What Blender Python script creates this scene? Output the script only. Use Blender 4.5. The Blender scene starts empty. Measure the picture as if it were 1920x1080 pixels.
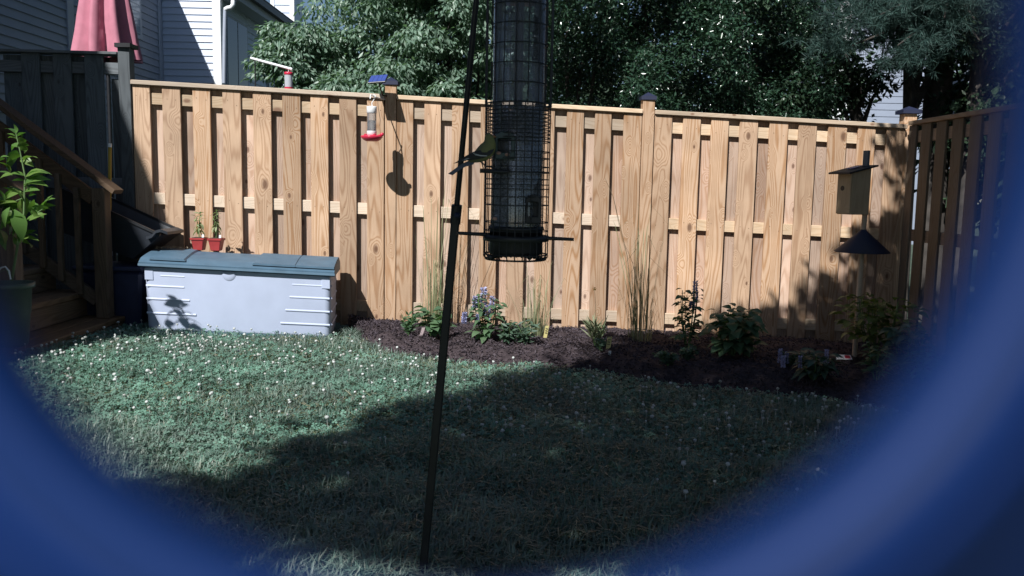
import bpy, bmesh, math, random
import numpy as np
from mathutils import Vector, Matrix
random.seed(7)
rng = np.random.default_rng(11)
R = math.radians
S = bpy.context.scene
COL = S.collection

# ------------------------------------------------------------------ camera
PITCH, ROLL, FPX = R(6.76), R(1.1), 1600.0
cp, sp = math.cos(PITCH), math.sin(PITCH)
FWD = np.array([0, cp, -sp]); UP0 = np.array([0, sp, cp]); RT0 = np.array([1., 0, 0])
RT = RT0 * math.cos(ROLL) + UP0 * math.sin(ROLL)
UP = -RT0 * math.sin(ROLL) + UP0 * math.cos(ROLL)
cam_d = bpy.data.cameras.new('camera')
cam_d.sensor_width = 36; cam_d.lens = 36 * FPX / 1920
cam_d.clip_start = 0.002; cam_d.clip_end = 400
cam_d.dof.use_dof = True; cam_d.dof.focus_distance = 5.0; cam_d.dof.aperture_fstop = 17.0
cam = bpy.data.objects.new('camera', cam_d); COL.objects.link(cam)
M = Matrix(((RT[0], UP[0], -FWD[0], 0), (RT[1], UP[1], -FWD[1], 0), (RT[2], UP[2], -FWD[2], 0), (0, 0, 0, 1)))
cam.matrix_world = M
S.camera = cam

# ------------------------------------------------------------------ light
SUN = np.array([.46, 1.0, -1.05])            # the way the light travels
el = math.atan2(1.05, math.hypot(.46, 1.0)); az = math.atan2(-.46, -1.0)   # azimuth of the sun measured from +y to +x
W = bpy.data.worlds.new('World'); S.world = W; W.use_nodes = True
wn = W.node_tree; wn.nodes.clear()
sky = wn.nodes.new('ShaderNodeTexSky'); sky.sky_type = 'NISHITA'; sky.sun_disc = False
sky.sun_elevation = el; sky.sun_rotation = az; sky.air_density = 1.0; sky.dust_density = 0.6; sky.ozone_density = 3.0
bg = wn.nodes.new('ShaderNodeBackground'); bg.inputs['Strength'].default_value = 0.05
wo = wn.nodes.new('ShaderNodeOutputWorld')
wn.links.new(sky.outputs[0], bg.inputs[0]); wn.links.new(bg.outputs[0], wo.inputs[0])
sd = bpy.data.lights.new('sun', 'SUN'); sd.energy = 5.0; sd.angle = R(0.55); sd.color = (1.0, 0.985, 0.955)
so = bpy.data.objects.new('sun', sd); COL.objects.link(so); so.location = (-6, -12, 14)
so.rotation_euler = Vector(SUN).to_track_quat('-Z', 'Y').to_euler()
S.view_settings.view_transform = 'Standard'; S.view_settings.look = 'None'
S.view_settings.exposure = 0.44; S.view_settings.gamma = 1.0; S.view_settings.use_curve_mapping = False

# ------------------------------------------------------------------ measuring helpers
def ray(px, py):
    d = FWD + RT * (px - 960) / FPX - UP * (py - 540) / FPX
    return d / d[1]
def P(px, py, y): return ray(px, py) * y
G0, GX, GY = -.95, -.032, -.034
def G(x, y): return G0 + GX * x + GY * y
def gp(px, py):
    r = ray(px, py); y = G0 / (r[2] - GX * r[0] - GY); return r * y
FY0, FS = 6.70, .059                          # the back fence: y = FY0 + FS x
def fp(px, py):
    r = ray(px, py); y = FY0 / (1 - FS * r[0]); return r * y
def ftop(x): return .65 - .032 * x

# ------------------------------------------------------------------ mesh builder
class MB:
    def __init__(s): s.v = []; s.f = []; s.sm = []
    def add(s, v, f, smooth=False):
        o = len(s.v); s.v += [tuple(map(float, p)) for p in v]; s.f += [tuple(i + o for i in q) for q in f]; s.sm += [smooth] * len(f); return s
    def hexa(s, c):                            # 8 corners: bottom ring, top ring
        return s.add(c, [(3, 2, 1, 0), (4, 5, 6, 7), (0, 1, 5, 4), (1, 2, 6, 5), (2, 3, 7, 6), (3, 0, 4, 7)])
    def box(s, a, b):
        x0, y0, z0 = a; x1, y1, z1 = b
        return s.hexa([(x0, y0, z0), (x1, y0, z0), (x1, y1, z0), (x0, y1, z0), (x0, y0, z1), (x1, y0, z1), (x1, y1, z1), (x0, y1, z1)])
    def bar(s, p, q, w, h, up=(0, 0, 1)):      # beam from p to q, w sideways, h along 'up'
        p, q, up = Vector(p), Vector(q), Vector(up); d = (q - p).normalized(); sd_ = d.cross(up).normalized(); u = sd_.cross(d).normalized()
        a, b = sd_ * w / 2, u * h / 2
        return s.hexa([p - a - b, p + a - b, q + a - b, q - a - b, p - a + b, p + a + b, q + a + b, q - a + b])
    def tube(s, pts, r, n=8, cap=True):
        pts = [Vector(p) for p in pts]; rs = r if isinstance(r, (list, tuple)) else [r] * len(pts)
        v = []; f = []; ref = None
        for i, p in enumerate(pts):
            d = (pts[min(i + 1, len(pts) - 1)] - pts[max(i - 1, 0)]).normalized()
            if ref is None: ref = d.orthogonal().normalized()
            ref = (ref - d * ref.dot(d)).normalized(); b = d.cross(ref)
            for k in range(n):
                a = 2 * math.pi * k / n; v.append(p + (ref * math.cos(a) + b * math.sin(a)) * rs[i])
        for i in range(len(pts) - 1):
            for k in range(n):
                k2 = (k + 1) % n; f.append((i * n + k, i * n + k2, (i + 1) * n + k2, (i + 1) * n + k))
        s.add(v, f, True)
        if cap: s.add(v[:n], [tuple(range(n))[::-1]]); s.add(v[-n:], [tuple(range(n))])
        return s
    def lathe(s, prof, n=24, c=(0, 0, 0), cap=False, smooth=True):
        v = [(c[0] + r * math.cos(2 * math.pi * k / n), c[1] + r * math.sin(2 * math.pi * k / n), c[2] + z) for r, z in prof for k in range(n)]
        f = [(i * n + k, i * n + (k + 1) % n, (i + 1) * n + (k + 1) % n, (i + 1) * n + k) for i in range(len(prof) - 1) for k in range(n)]
        s.add(v, f, smooth)
        if cap: s.add(v[:n], [tuple(range(n))[::-1]]); s.add(v[-n:], [tuple(range(n))])
        return s
    def ell(s, c, r, n=10, m=6):
        prof = [(max(1e-4, math.sin(math.pi * i / m)), -math.cos(math.pi * i / m)) for i in range(m + 1)]
        v = [(c[0] + r[0] * q * math.cos(2 * math.pi * k / n), c[1] + r[1] * q * math.sin(2 * math.pi * k / n), c[2] + r[2] * z) for q, z in prof for k in range(n)]
        f = [(i * n + k, i * n + (k + 1) % n, (i + 1) * n + (k + 1) % n, (i + 1) * n + k) for i in range(m) for k in range(n)]
        return s.add(v, f, True)
    def prism(s, poly, d):                     # planar polygon extruded by vector d
        n = len(poly); d = Vector(d); a = [Vector(p) for p in poly]; b = [p + d for p in a]
        s.add(a + b, [tuple(range(n))[::-1], tuple(range(n, 2 * n))] + [(i, (i + 1) % n, n + (i + 1) % n, n + i) for i in range(n)]); return s
    def mesh(s, name, mat, org=(0, 0, 0), bevel=0):
        me = bpy.data.meshes.new(name); o = Vector(org)
        me.from_pydata([tuple(Vector(p) - o) for p in s.v], [], s.f); me.update()
        bm = bmesh.new(); bm.from_mesh(me)
        for fc, q in zip(bm.faces, s.sm): fc.smooth = q
        bmesh.ops.recalc_face_normals(bm, faces=bm.faces)
        if bevel:
            bmesh.ops.remove_doubles(bm, verts=bm.verts, dist=1e-5)
            bmesh.ops.bevel(bm, geom=[e for e in bm.edges if e.calc_face_angle(0) > .5], offset=bevel, segments=1, affect='EDGES', clamp_overlap=True)
        bm.to_mesh(me); bm.free()
        if mat: me.materials.append(mat)
        return me
    def build(s, name, mat, parent=None, loc=(0, 0, 0), bevel=0, kind=None):
        """vertices are given relative to loc's frame origin (world if the parent sits at the origin)"""
        org = worldloc(parent) if parent else Vector((0, 0, 0))
        org = org + Vector(loc)
        o = bpy.data.objects.new(name, s.mesh(name, mat, org, bevel)); COL.objects.link(o)
        o.location = Vector(loc) if parent else org
        if parent: o.parent = parent
        if kind: o['kind'] = kind
        return o
def worldloc(o):
    v = Vector((0, 0, 0))
    while o: v += o.location; o = o.parent
    return v
def tag(o, label=None, cat=None, group=None, kind=None):
    if label: o['label'] = label
    if cat: o['category'] = cat
    if group: o['group'] = group
    if kind: o['kind'] = kind
    return o
def thing(name, loc, label, cat, group=None):
    o = bpy.data.objects.new(name, None); COL.objects.link(o); o.location = loc; o.empty_display_size = .1
    return tag(o, label, cat, group)
def np_mesh(name, V, T, mat, parent=None, kind=None, smooth=False):
    """big meshes: V (n,3), T (m,3) triangles, world coordinates"""
    me = bpy.data.meshes.new(name)
    if parent: V = V - np.array(worldloc(parent))
    me.vertices.add(len(V)); me.vertices.foreach_set('co', V.astype(np.float32).ravel())
    me.loops.add(T.size); me.loops.foreach_set('vertex_index', T.astype(np.int32).ravel())
    me.polygons.add(len(T)); me.polygons.foreach_set('loop_start', np.arange(0, T.size, 3, dtype=np.int32))
    if smooth: me.polygons.foreach_set('use_smooth', np.ones(len(T), dtype=bool))
    me.update(calc_edges=True); me.materials.append(mat)
    o = bpy.data.objects.new(name, me); COL.objects.link(o)
    if parent: o.parent = parent
    if kind: o['kind'] = kind
    return o
def unit(a): return a / np.maximum(np.linalg.norm(a, axis=-1, keepdims=True), 1e-9)
def leaves_mesh(B, D, N, L, Wd, fold=.12):
    """folded four-cornered leaves: base B, direction D, face normal N"""
    n = len(B); D = unit(D); Sd = unit(np.cross(D, N)); N = np.cross(Sd, D)
    L = np.broadcast_to(np.asarray(L, float).reshape(-1, 1), (n, 1)); Wd = np.broadcast_to(np.asarray(Wd, float).reshape(-1, 1), (n, 1))
    m = B + D * L * .48
    V = np.stack([B, m + Sd * Wd / 2 + N * Wd * fold, B + D * L - N * L * .08, m - Sd * Wd / 2 + N * Wd * fold], 1).reshape(-1, 3)
    i = np.arange(n)[:, None] * 4
    T = np.concatenate([i + [0, 1, 2], i + [0, 2, 3]], 1).reshape(-1, 3)
    return V, T
def vnoise(x, y, sc, seed=0):
    g = np.random.default_rng(seed).random((64, 64)); u, v = x * sc + 31.3, y * sc + 17.7
    i, j = np.floor(u).astype(int), np.floor(v).astype(int); a, b = u - i, v - j
    a = a * a * (3 - 2 * a); b = b * b * (3 - 2 * b); q = lambda p, r: g[p % 64, r % 64]
    return (q(i, j) * (1 - a) + q(i + 1, j) * a) * (1 - b) + (q(i, j + 1) * (1 - a) + q(i + 1, j + 1) * a) * b

# ------------------------------------------------------------------ materials
def new_mat(name):
    m = bpy.data.materials.new(name); m.use_nodes = True; nt = m.node_tree
    return m, nt, nt.nodes['Principled BSDF']
def nd(nt, t, **k):
    n = nt.nodes.new('ShaderNode' + t)
    for a, v in k.items():
        if a.startswith('i_'):
            key = a[2:]; n.inputs[int(key) if key.isdigit() else key].default_value = v
        else: setattr(n, a, v)
    return n
def ramp(nt, stops):
    r = nt.nodes.new('ShaderNodeValToRGB'); e = r.color_ramp.elements
    while len(e) < len(stops): e.new(.5)
    for k, (p, c) in enumerate(stops): e[k].position = p; e[k].color = (*c, 1) if len(c) == 3 else c
    return r
def mathn(nt, op, a, b=None, c=None):
    n = nd(nt, 'Math', operation=op)
    for i, x in enumerate((a, b, c)):
        if x is None: continue
        if isinstance(x, (int, float)): n.inputs[i].default_value = x
        else: nt.links.new(x, n.inputs[i])
    return n.outputs[0]
def mixc(nt, f, a, b, mode='MIX'):
    n = nd(nt, 'Mix', data_type='RGBA', blend_type=mode)
    for i, x in ((0, f), (6, a), (7, b)):
        if isinstance(x, (int, float)): n.inputs[i].default_value = x
        elif isinstance(x, tuple): n.inputs[i].default_value = (*x, 1)
        else: nt.links.new(x, n.inputs[i])
    return n.outputs[2]
def plain(name, c, rough=.5, var=.12, sc=14, spec=.5, bump=.0, metal=0):
    m, nt, b = new_mat(name); tc = nd(nt, 'TexCoord'); n = nd(nt, 'TexNoise'); n.inputs['Scale'].default_value = sc; n.inputs['Detail'].default_value = 5
    nt.links.new(tc.outputs['Object'], n.inputs['Vector'])
    r = ramp(nt, [(.3, tuple(x * (1 - var) for x in c)), (.7, tuple(min(1, x * (1 + var)) for x in c))])
    nt.links.new(n.outputs[0], r.inputs[0]); nt.links.new(r.outputs[0], b.inputs['Base Color'])
    b.inputs['Roughness'].default_value = rough; b.inputs['Specular IOR Level'].default_value = spec; b.inputs['Metallic'].default_value = metal
    if bump:
        bp = nd(nt, 'Bump'); bp.inputs['Strength'].default_value = bump; bp.inputs['Distance'].default_value = .004
        nt.links.new(n.outputs[0], bp.inputs['Height']); nt.links.new(bp.outputs[0], b.inputs['Normal'])
    return m
def wood(name, light, dark, knot, axis=2, alt=None, contrast=.8, rough=.7):
    m, nt, b = new_mat(name); L = nt.links.new
    tc = nd(nt, 'TexCoord'); oi = nd(nt, 'ObjectInfo')
    wn1 = nd(nt, 'TexWhiteNoise', noise_dimensions='1D'); L(oi.outputs['Random'], wn1.inputs['W'])
    off = nd(nt, 'VectorMath', operation='MULTIPLY_ADD'); L(wn1.outputs['Color'], off.inputs[0]); off.inputs[1].default_value = (23, 23, 23); L(tc.outputs['Object'], off.inputs[2])
    sc = [1.0] * 3; sc[axis] = .085
    mp = nd(nt, 'Mapping'); mp.inputs['Scale'].default_value = sc; L(off.outputs[0], mp.inputs['Vector'])
    sx_ = nd(nt, 'SeparateXYZ'); L(off.outputs[0], sx_.inputs[0]); km = nd(nt, 'CombineXYZ')      # knots: flat cells on the face of the board
    L(mathn(nt, 'MULTIPLY', sx_.outputs[1 if axis == 1 else 0], 1.0 if axis == 2 else .55), km.inputs[0]); L(mathn(nt, 'MULTIPLY', sx_.outputs[2], .55 if axis == 2 else 1.0), km.inputs[1])
    vo = nd(nt, 'TexVoronoi', voronoi_dimensions='2D'); vo.inputs['Scale'].default_value = 5.2; L(km.outputs[0], vo.inputs['Vector'])
    kr = nd(nt, 'SeparateColor'); L(vo.outputs['Color'], kr.inputs[0]); kd = mathn(nt, 'MULTIPLY', vo.outputs['Distance'], mathn(nt, 'MULTIPLY_ADD', kr.outputs[1], 1.3, .75))
    kpull = nd(nt, 'MapRange', interpolation_type='SMOOTHSTEP'); L(kd, kpull.inputs[0])
    for i, v in ((1, 0), (2, .32), (3, .20), (4, 0)): kpull.inputs[i].default_value = v
    n1 = nd(nt, 'TexNoise'); n1.inputs['Scale'].default_value = 7.5; n1.inputs['Detail'].default_value = 1.5; n1.inputs['Roughness'].default_value = .4; L(mp.outputs[0], n1.inputs['Vector'])
    v = mathn(nt, 'ADD', n1.outputs[0], kpull.outputs[0]); v = mathn(nt, 'MULTIPLY', v, 120)
    v = mathn(nt, 'SINE', v); v = mathn(nt, 'MULTIPLY_ADD', v, .5, .5); v = mathn(nt, 'POWER', v, 2.2)
    n2 = nd(nt, 'TexNoise'); n2.inputs['Scale'].default_value = 150; n2.inputs['Detail'].default_value = 3; L(mp.outputs[0], n2.inputs['Vector'])
    n3 = nd(nt, 'TexNoise'); n3.inputs['Scale'].default_value = 2.2; n3.inputs['Detail'].default_value = 3; L(off.outputs[0], n3.inputs['Vector'])
    f = mathn(nt, 'MULTIPLY_ADD', n2.outputs[0], .45, mathn(nt, 'MULTIPLY', v, .62)); f = mathn(nt, 'MULTIPLY', f, contrast)
    base = light
    if alt:
        pick = mathn(nt, 'MULTIPLY', wn1.outputs['Value'], 1.0); base = mixc(nt, pick, light, alt)
    c = mixc(nt, f, base, dark)
    wz = nd(nt, 'MapRange'); L(n3.outputs[0], wz.inputs[0]); sat = mathn(nt, 'MULTIPLY_ADD', nd_sep(nt, wn1.outputs['Color']), .42, .82)
    for i, q in ((1, .3), (2, .7), (3, .82), (4, 1.14)): wz.inputs[i].default_value = q
    hs = nd(nt, 'HueSaturation'); L(c, hs.inputs['Color']); L(sat, hs.inputs['Saturation']); L(mathn(nt, 'MULTIPLY', wz.outputs[0], mathn(nt, 'MULTIPLY_ADD', oi.outputs['Random'], .46, .70)), hs.inputs['Value'])
    kk = nd(nt, 'MapRange', interpolation_type='SMOOTHSTEP'); L(kd, kk.inputs[0])
    for i, q in ((1, .04), (2, .13), (3, .8), (4, 0)): kk.inputs[i].default_value = q
    krand = mathn(nt, 'GREATER_THAN', nd_sep(nt, vo.outputs['Color']), .68)
    c2 = mixc(nt, mathn(nt, 'MULTIPLY', kk.outputs[0], krand), hs.outputs[0], knot)
    L(c2, b.inputs['Base Color']); b.inputs['Roughness'].default_value = rough; b.inputs['Specular IOR Level'].default_value = .25
    bp = nd(nt, 'Bump'); bp.inputs['Strength'].default_value = .35; bp.inputs['Distance'].default_value = .003; L(f, bp.inputs['Height']); L(bp.outputs[0], b.inputs['Normal'])
    return m
def nd_sep(nt, col):
    s = nd(nt, 'SeparateColor'); nt.links.new(col, s.inputs[0]); return s.outputs[0]
def leafmat(name, cols, rough=.5, spec=.4, trans=.3, tcol=None, patch=None):
    m, nt, b = new_mat(name); L = nt.links.new
    ge = nd(nt, 'NewGeometry'); oi = nd(nt, 'ObjectInfo')
    rv = mathn(nt, 'FRACT', mathn(nt, 'ADD', ge.outputs['Random Per Island'], oi.outputs['Random']))
    r = ramp(nt, [(i / (len(cols) - 1), c) for i, c in enumerate(cols)]); L(rv, r.inputs[0])
    rc = r.outputs[0]
    if patch:                                   # patches of tired, straw coloured growth over the lawn
        pn = nd(nt, 'TexNoise'); pn.inputs['Scale'].default_value = 1.5; pn.inputs['Detail'].default_value = 4; L(ge.outputs['Position'], pn.inputs[0])
        pr = nd(nt, 'MapRange'); L(pn.outputs[0], pr.inputs[0])
        for i, v in ((1, .48), (2, .70), (3, 0), (4, .75)): pr.inputs[i].default_value = v
        rc = mixc(nt, pr.outputs[0], rc, patch)
        p2 = nd(nt, 'TexNoise'); p2.inputs['Scale'].default_value = 3.4; p2.inputs['Detail'].default_value = 3; L(ge.outputs['Position'], p2.inputs[0])
        q2 = nd(nt, 'MapRange'); L(p2.outputs[0], q2.inputs[0])
        for i, v in ((1, .3), (2, .7), (3, .68), (4, 1.3)): q2.inputs[i].default_value = v
        hv = nd(nt, 'HueSaturation'); L(rc, hv.inputs['Color']); L(q2.outputs[0], hv.inputs['Value']); rc = hv.outputs[0]
    L(rc, b.inputs['Base Color']); b.inputs['Roughness'].default_value = rough; b.inputs['Specular IOR Level'].default_value = spec
    t = nd(nt, 'BsdfTranslucent'); tm = mixc(nt, 1.0, rc, tcol or (1.2, 1.5, .7), 'MULTIPLY'); L(tm, t.inputs[0])
    mx = nd(nt, 'MixShader'); mx.inputs[0].default_value = trans; L(b.outputs[0], mx.inputs[1]); L(t.outputs[0], mx.inputs[2])
    L(mx.outputs[0], nt.nodes['Material Output'].inputs[0]); return m
def clear(name, tint=(.9, .93, .97), gl=.12, rough=.06, haze=0):
    m, nt, b = new_mat(name); L = nt.links.new
    t = nd(nt, 'BsdfTransparent'); t.inputs[0].default_value = (*tint, 1); g = nd(nt, 'BsdfGlossy'); g.inputs['Roughness'].default_value = rough
    fr = nd(nt, 'Fresnel'); fr.inputs[0].default_value = 1.45
    mx = nd(nt, 'MixShader'); L(mathn(nt, 'MULTIPLY_ADD', fr.outputs[0], .8, gl * .3), mx.inputs[0]); L(t.outputs[0], mx.inputs[1]); L(g.outputs[0], mx.inputs[2])
    out = mx.outputs[0]
    if haze:
        d = nd(nt, 'BsdfDiffuse'); d.inputs[0].default_value = (.72, .75, .82, 1); m2 = nd(nt, 'MixShader'); m2.inputs[0].default_value = haze; L(out, m2.inputs[1]); L(d.outputs[0], m2.inputs[2]); out = m2.outputs[0]
    L(out, nt.nodes['Material Output'].inputs[0]); return m

WOODC = dict(light=(.55, .355, .21), dark=(.29, .15, .072), knot=(.10, .045, .025))
w_board = wood('fence wood', **WOODC, alt=(.57, .445, .35))
w_back = wood('fence wood pale', (.55, .40, .30), (.37, .23, .155), (.12, .06, .04), alt=(.58, .45, .375))
w_rail = wood('rail wood', (.58, .47, .36), (.42, .30, .20), (.16, .08, .05), axis=0, contrast=.6)
w_cap = wood('cap wood', (.60, .48, .36), (.42, .30, .2), (.2, .1, .06), axis=0, contrast=.5)
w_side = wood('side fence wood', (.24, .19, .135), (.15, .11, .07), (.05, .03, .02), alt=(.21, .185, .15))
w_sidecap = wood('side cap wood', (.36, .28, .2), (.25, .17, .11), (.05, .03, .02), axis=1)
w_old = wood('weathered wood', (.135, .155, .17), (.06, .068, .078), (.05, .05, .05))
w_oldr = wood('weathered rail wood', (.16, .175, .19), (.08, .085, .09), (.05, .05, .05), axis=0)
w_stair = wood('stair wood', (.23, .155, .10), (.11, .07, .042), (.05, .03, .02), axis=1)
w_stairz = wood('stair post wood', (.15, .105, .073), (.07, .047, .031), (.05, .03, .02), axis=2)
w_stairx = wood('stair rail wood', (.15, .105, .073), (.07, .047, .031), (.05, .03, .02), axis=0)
w_box = wood('bird house cedar', (.76, .58, .37), (.62, .45, .27), (.25, .14, .08))
w_pole = wood('pole wood', (.70, .56, .42), (.54, .41, .29), (.3, .18, .12))
m_navy = plain('navy metal', (.014, .019, .05), .6, .15)
m_black = plain('black powder coat', (.012, .013, .016), .45, .2)
m_blackp = plain('black plastic', (.02, .022, .026), .4, .15)
m_white = plain('white plastic', (.78, .8, .82), .35, .03)
m_red = plain('red plastic', (.55, .03, .07), .3, .08)
m_redpot = plain('red pot plastic', (.33, .035, .035), .45, .12)
m_soil = plain('potting soil', (.03, .022, .018), .95, .5, 60)
m_vinyl = plain('grey vinyl siding', (.25, .285, .36), .55, .05, 3)
m_vinylw = plain('white vinyl siding', (.54, .61, .74), .5, .04, 3)
m_trim = plain('white trim', (.78, .8, .82), .4, .03)
m_trimg = plain('grey trim', (.34, .38, .46), .5, .04)
m_roof = plain('roof shingle', (.09, .085, .085), .9, .3, 20)
m_resin = plain('lavender grey resin', (.44, .50, .655), .5, .05, 6, bump=.05)
m_lid = plain('slate teal resin', (.075, .14, .205), .55, .12, 9, bump=.06)
m_bin = plain('navy bin plastic', (.018, .024, .06), .45, .15)
m_tub = plain('charcoal tub plastic', (.03, .035, .045), .4, .15)
m_hood = plain('blue hood plastic', (.004, .020, .092), .5, .08, 30, spec=.15)
m_hood_outer = plain('hood plastic outer tone', (.004, .023, .125), .5, .1, 30, spec=.15)  # same hood blue, toned apart to stand in for the fall of light
m_umb = plain('rose umbrella canvas', (.45, .17, .23), .85, .1, 10)
m_panel = plain('solar cell', (.05, .08, .30), .25, .12, 30)
m_shell = plain('peanut shell', (.55, .45, .32), .85, .25, 40)
m_yellow = plain('yellow tag plastic', (.72, .64, .28), .5, .1)
m_pink = plain('faded pink tag', (.6, .48, .5), .6, .1)
m_bark = plain('bark', (.05, .043, .038), .9, .4, 12, bump=.6)
m_potg = plain('green pot plastic', (.06, .10, .08), .45, .15)
m_glass = plain('dark window glass', (.012, .016, .028), .08, .1)
m_glassl = plain('curtained window glass', (.22, .28, .36), .12, .08)
m_clear = clear('clear tube plastic', (.90, .92, .96), .25, haze=.11)
m_bottle = clear('clear bottle plastic', (.95, .97, 1.), .5, haze=.12)
m_frost = clear('frosted bottle plastic', (.9, .94, 1.), .4, haze=.55)
m_nectar = clear('sugar water', (.9, .95, 1.), .5, haze=.2)
m_seed = leafmat('sunflower seed', [(.03, .03, .035), (.08, .08, .09), (.30, .30, .32), (.12, .12, .135), (.45, .45, .48)], .5, .4, 0)
m_nut = plain('peanut', (.42, .24, .19), .6, .15)
m_green = plain('dark green plastic', (.015, .045, .045), .35, .15)
m_stem = plain('green stem', (.10, .17, .06), .6, .2)
m_stemd = plain('brown stem', (.12, .09, .05), .7, .2)
m_let = plain('printed grey letters', (.015, .016, .02), .6, .05)
m_yel2 = plain('yellow handle', (.42, .27, .03), .5, .1)
l_dog = leafmat('drooping tree leaf', [(.15, .24, .18), (.19, .285, .22), (.12, .195, .145), (.23, .31, .245)], .4, .55, .28)
l_gloss = leafmat('glossy leaf', [(.02, .048, .03), (.034, .075, .045), (.026, .06, .04), (.045, .092, .05)], .24, .8, .12)
l_dark = leafmat('dark leaf', [(.015, .032, .018), (.024, .045, .024), (.03, .055, .03)], .5, .3, .2)
l_far = leafmat('far leaf', [(.03, .055, .035), (.045, .08, .045), (.05, .085, .05)], .6, .3, .15)
l_pine = leafmat('pine needle', [(.035, .075, .065), (.05, .10, .085), (.03, .062, .058)], .55, .3, .1, (1, 1.2, 1))
l_tom = leafmat('bright plant leaf', [(.07, .15, .04), (.10, .20, .045), (.14, .22, .05)], .42, .4, .35)
l_bed = leafmat('bed plant leaf', [(.07, .135, .075), (.09, .165, .09), (.115, .19, .10)], .5, .35, .28)
l_bedd = leafmat('blue green leaf', [(.055, .10, .07), (.075, .125, .085)], .5, .35, .2)
l_chart = leafmat('yellow green leaf', [(.12, .17, .05), (.16, .2, .055), (.09, .14, .045)], .5, .35, .3)
l_seedl = leafmat('seedling leaf', [(.20, .26, .13), (.30, .34, .2), (.16, .22, .1)], .55, .3, .3)
l_straw = leafmat('grass straw', [(.38, .33, .22), (.27, .28, .16), (.18, .22, .11), (.45, .40, .28)], .6, .3, .25, (1.1, 1.2, .8))
l_reed = leafmat('green reed blade', [(.22, .27, .16), (.16, .22, .12), (.32, .32, .20), (.26, .29, .19)], .55, .3, .25, (1.1, 1.2, .8))
l_dk = leafmat('dark dry blade', [(.05, .05, .035), (.09, .08, .05)], .6, .2, .1)
l_blade = leafmat('lawn blade', [(.12, .21, .172), (.16, .265, .215), (.10, .18, .148), (.28, .30, .25), (.14, .235, .19)], .45, .45, .28, (1.1, 1.4, .9), patch=(.20, .25, .225))
l_clov = leafmat('clover leaf', [(.115, .23, .175), (.155, .285, .22), (.095, .19, .145)], .45, .35, .22, (1.1, 1.4, .9), patch=(.15, .21, .175))
m_flower = leafmat('white clover petal', [(.5, .54, .52), (.66, .69, .68), (.38, .38, .34)], .7, .2, .2, (1, 1, 1))
m_viol = leafmat('violet petal', [(.34, .36, .56), (.44, .45, .66), (.28, .30, .48)], .7, .2, .2, (1, 1, 1))
m_ypet = plain('yellow petal', (.8, .55, .02), .6, .1)

# ground and mulch materials
def groundmat():
    m, nt, b = new_mat('soil and thatch'); L = nt.links.new; tc = nd(nt, 'TexCoord')
    n = nd(nt, 'TexNoise'); n.inputs['Scale'].default_value = 3; n.inputs['Detail'].default_value = 8; L(tc.outputs['Object'], n.inputs[0])
    r = ramp(nt, [(.3, (.025, .045, .028)), (.5, (.045, .07, .042)), (.7, (.075, .085, .055))]); L(n.outputs[0], r.inputs[0]); L(r.outputs[0], b.inputs['Base Color'])
    b.inputs['Roughness'].default_value = .95; return m
m_ground = groundmat()
m_mulch = plain('dark mulch', (.05, .038, .042), .95, .45, 45, spec=.2, bump=.8)
l_chip = leafmat('mulch chip', [(.038, .030, .038), (.058, .046, .056), (.09, .074, .085), (.045, .036, .044)], .9, .2, 0)

# ------------------------------------------------------------------ the setting
def ground():
    xs = np.concatenate([[-120, -60, -30, -15], np.linspace(-8, 8, 81), [15, 30, 60, 120]]); ys = np.concatenate([[-60, -20, -6], np.linspace(-3, 9, 61), [14, 30, 60, 160]])
    X, Y = np.meshgrid(xs, ys); Z = G(np.clip(X, -8, 8), np.clip(Y, -3, 9)) + (vnoise(X, Y, 1.3, 5) - .5) * .03 * (np.abs(X) < 8)
    V = np.stack([X, Y, Z], -1).reshape(-1, 3); a, b_ = len(ys), len(xs)
    i = (np.arange(a - 1)[:, None] * b_ + np.arange(b_ - 1)).ravel()
    T = np.concatenate([np.stack([i, i + 1, i + b_ + 1], 1), np.stack([i, i + b_ + 1, i + b_], 1)])
    o = np_mesh('ground', V, T, m_ground, kind='structure', smooth=True)
ground()
def gnd(x, y): return G(x, y) + (vnoise(np.asarray(x, float), np.asarray(y, float), 1.3, 5) - .5) * .03

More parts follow.
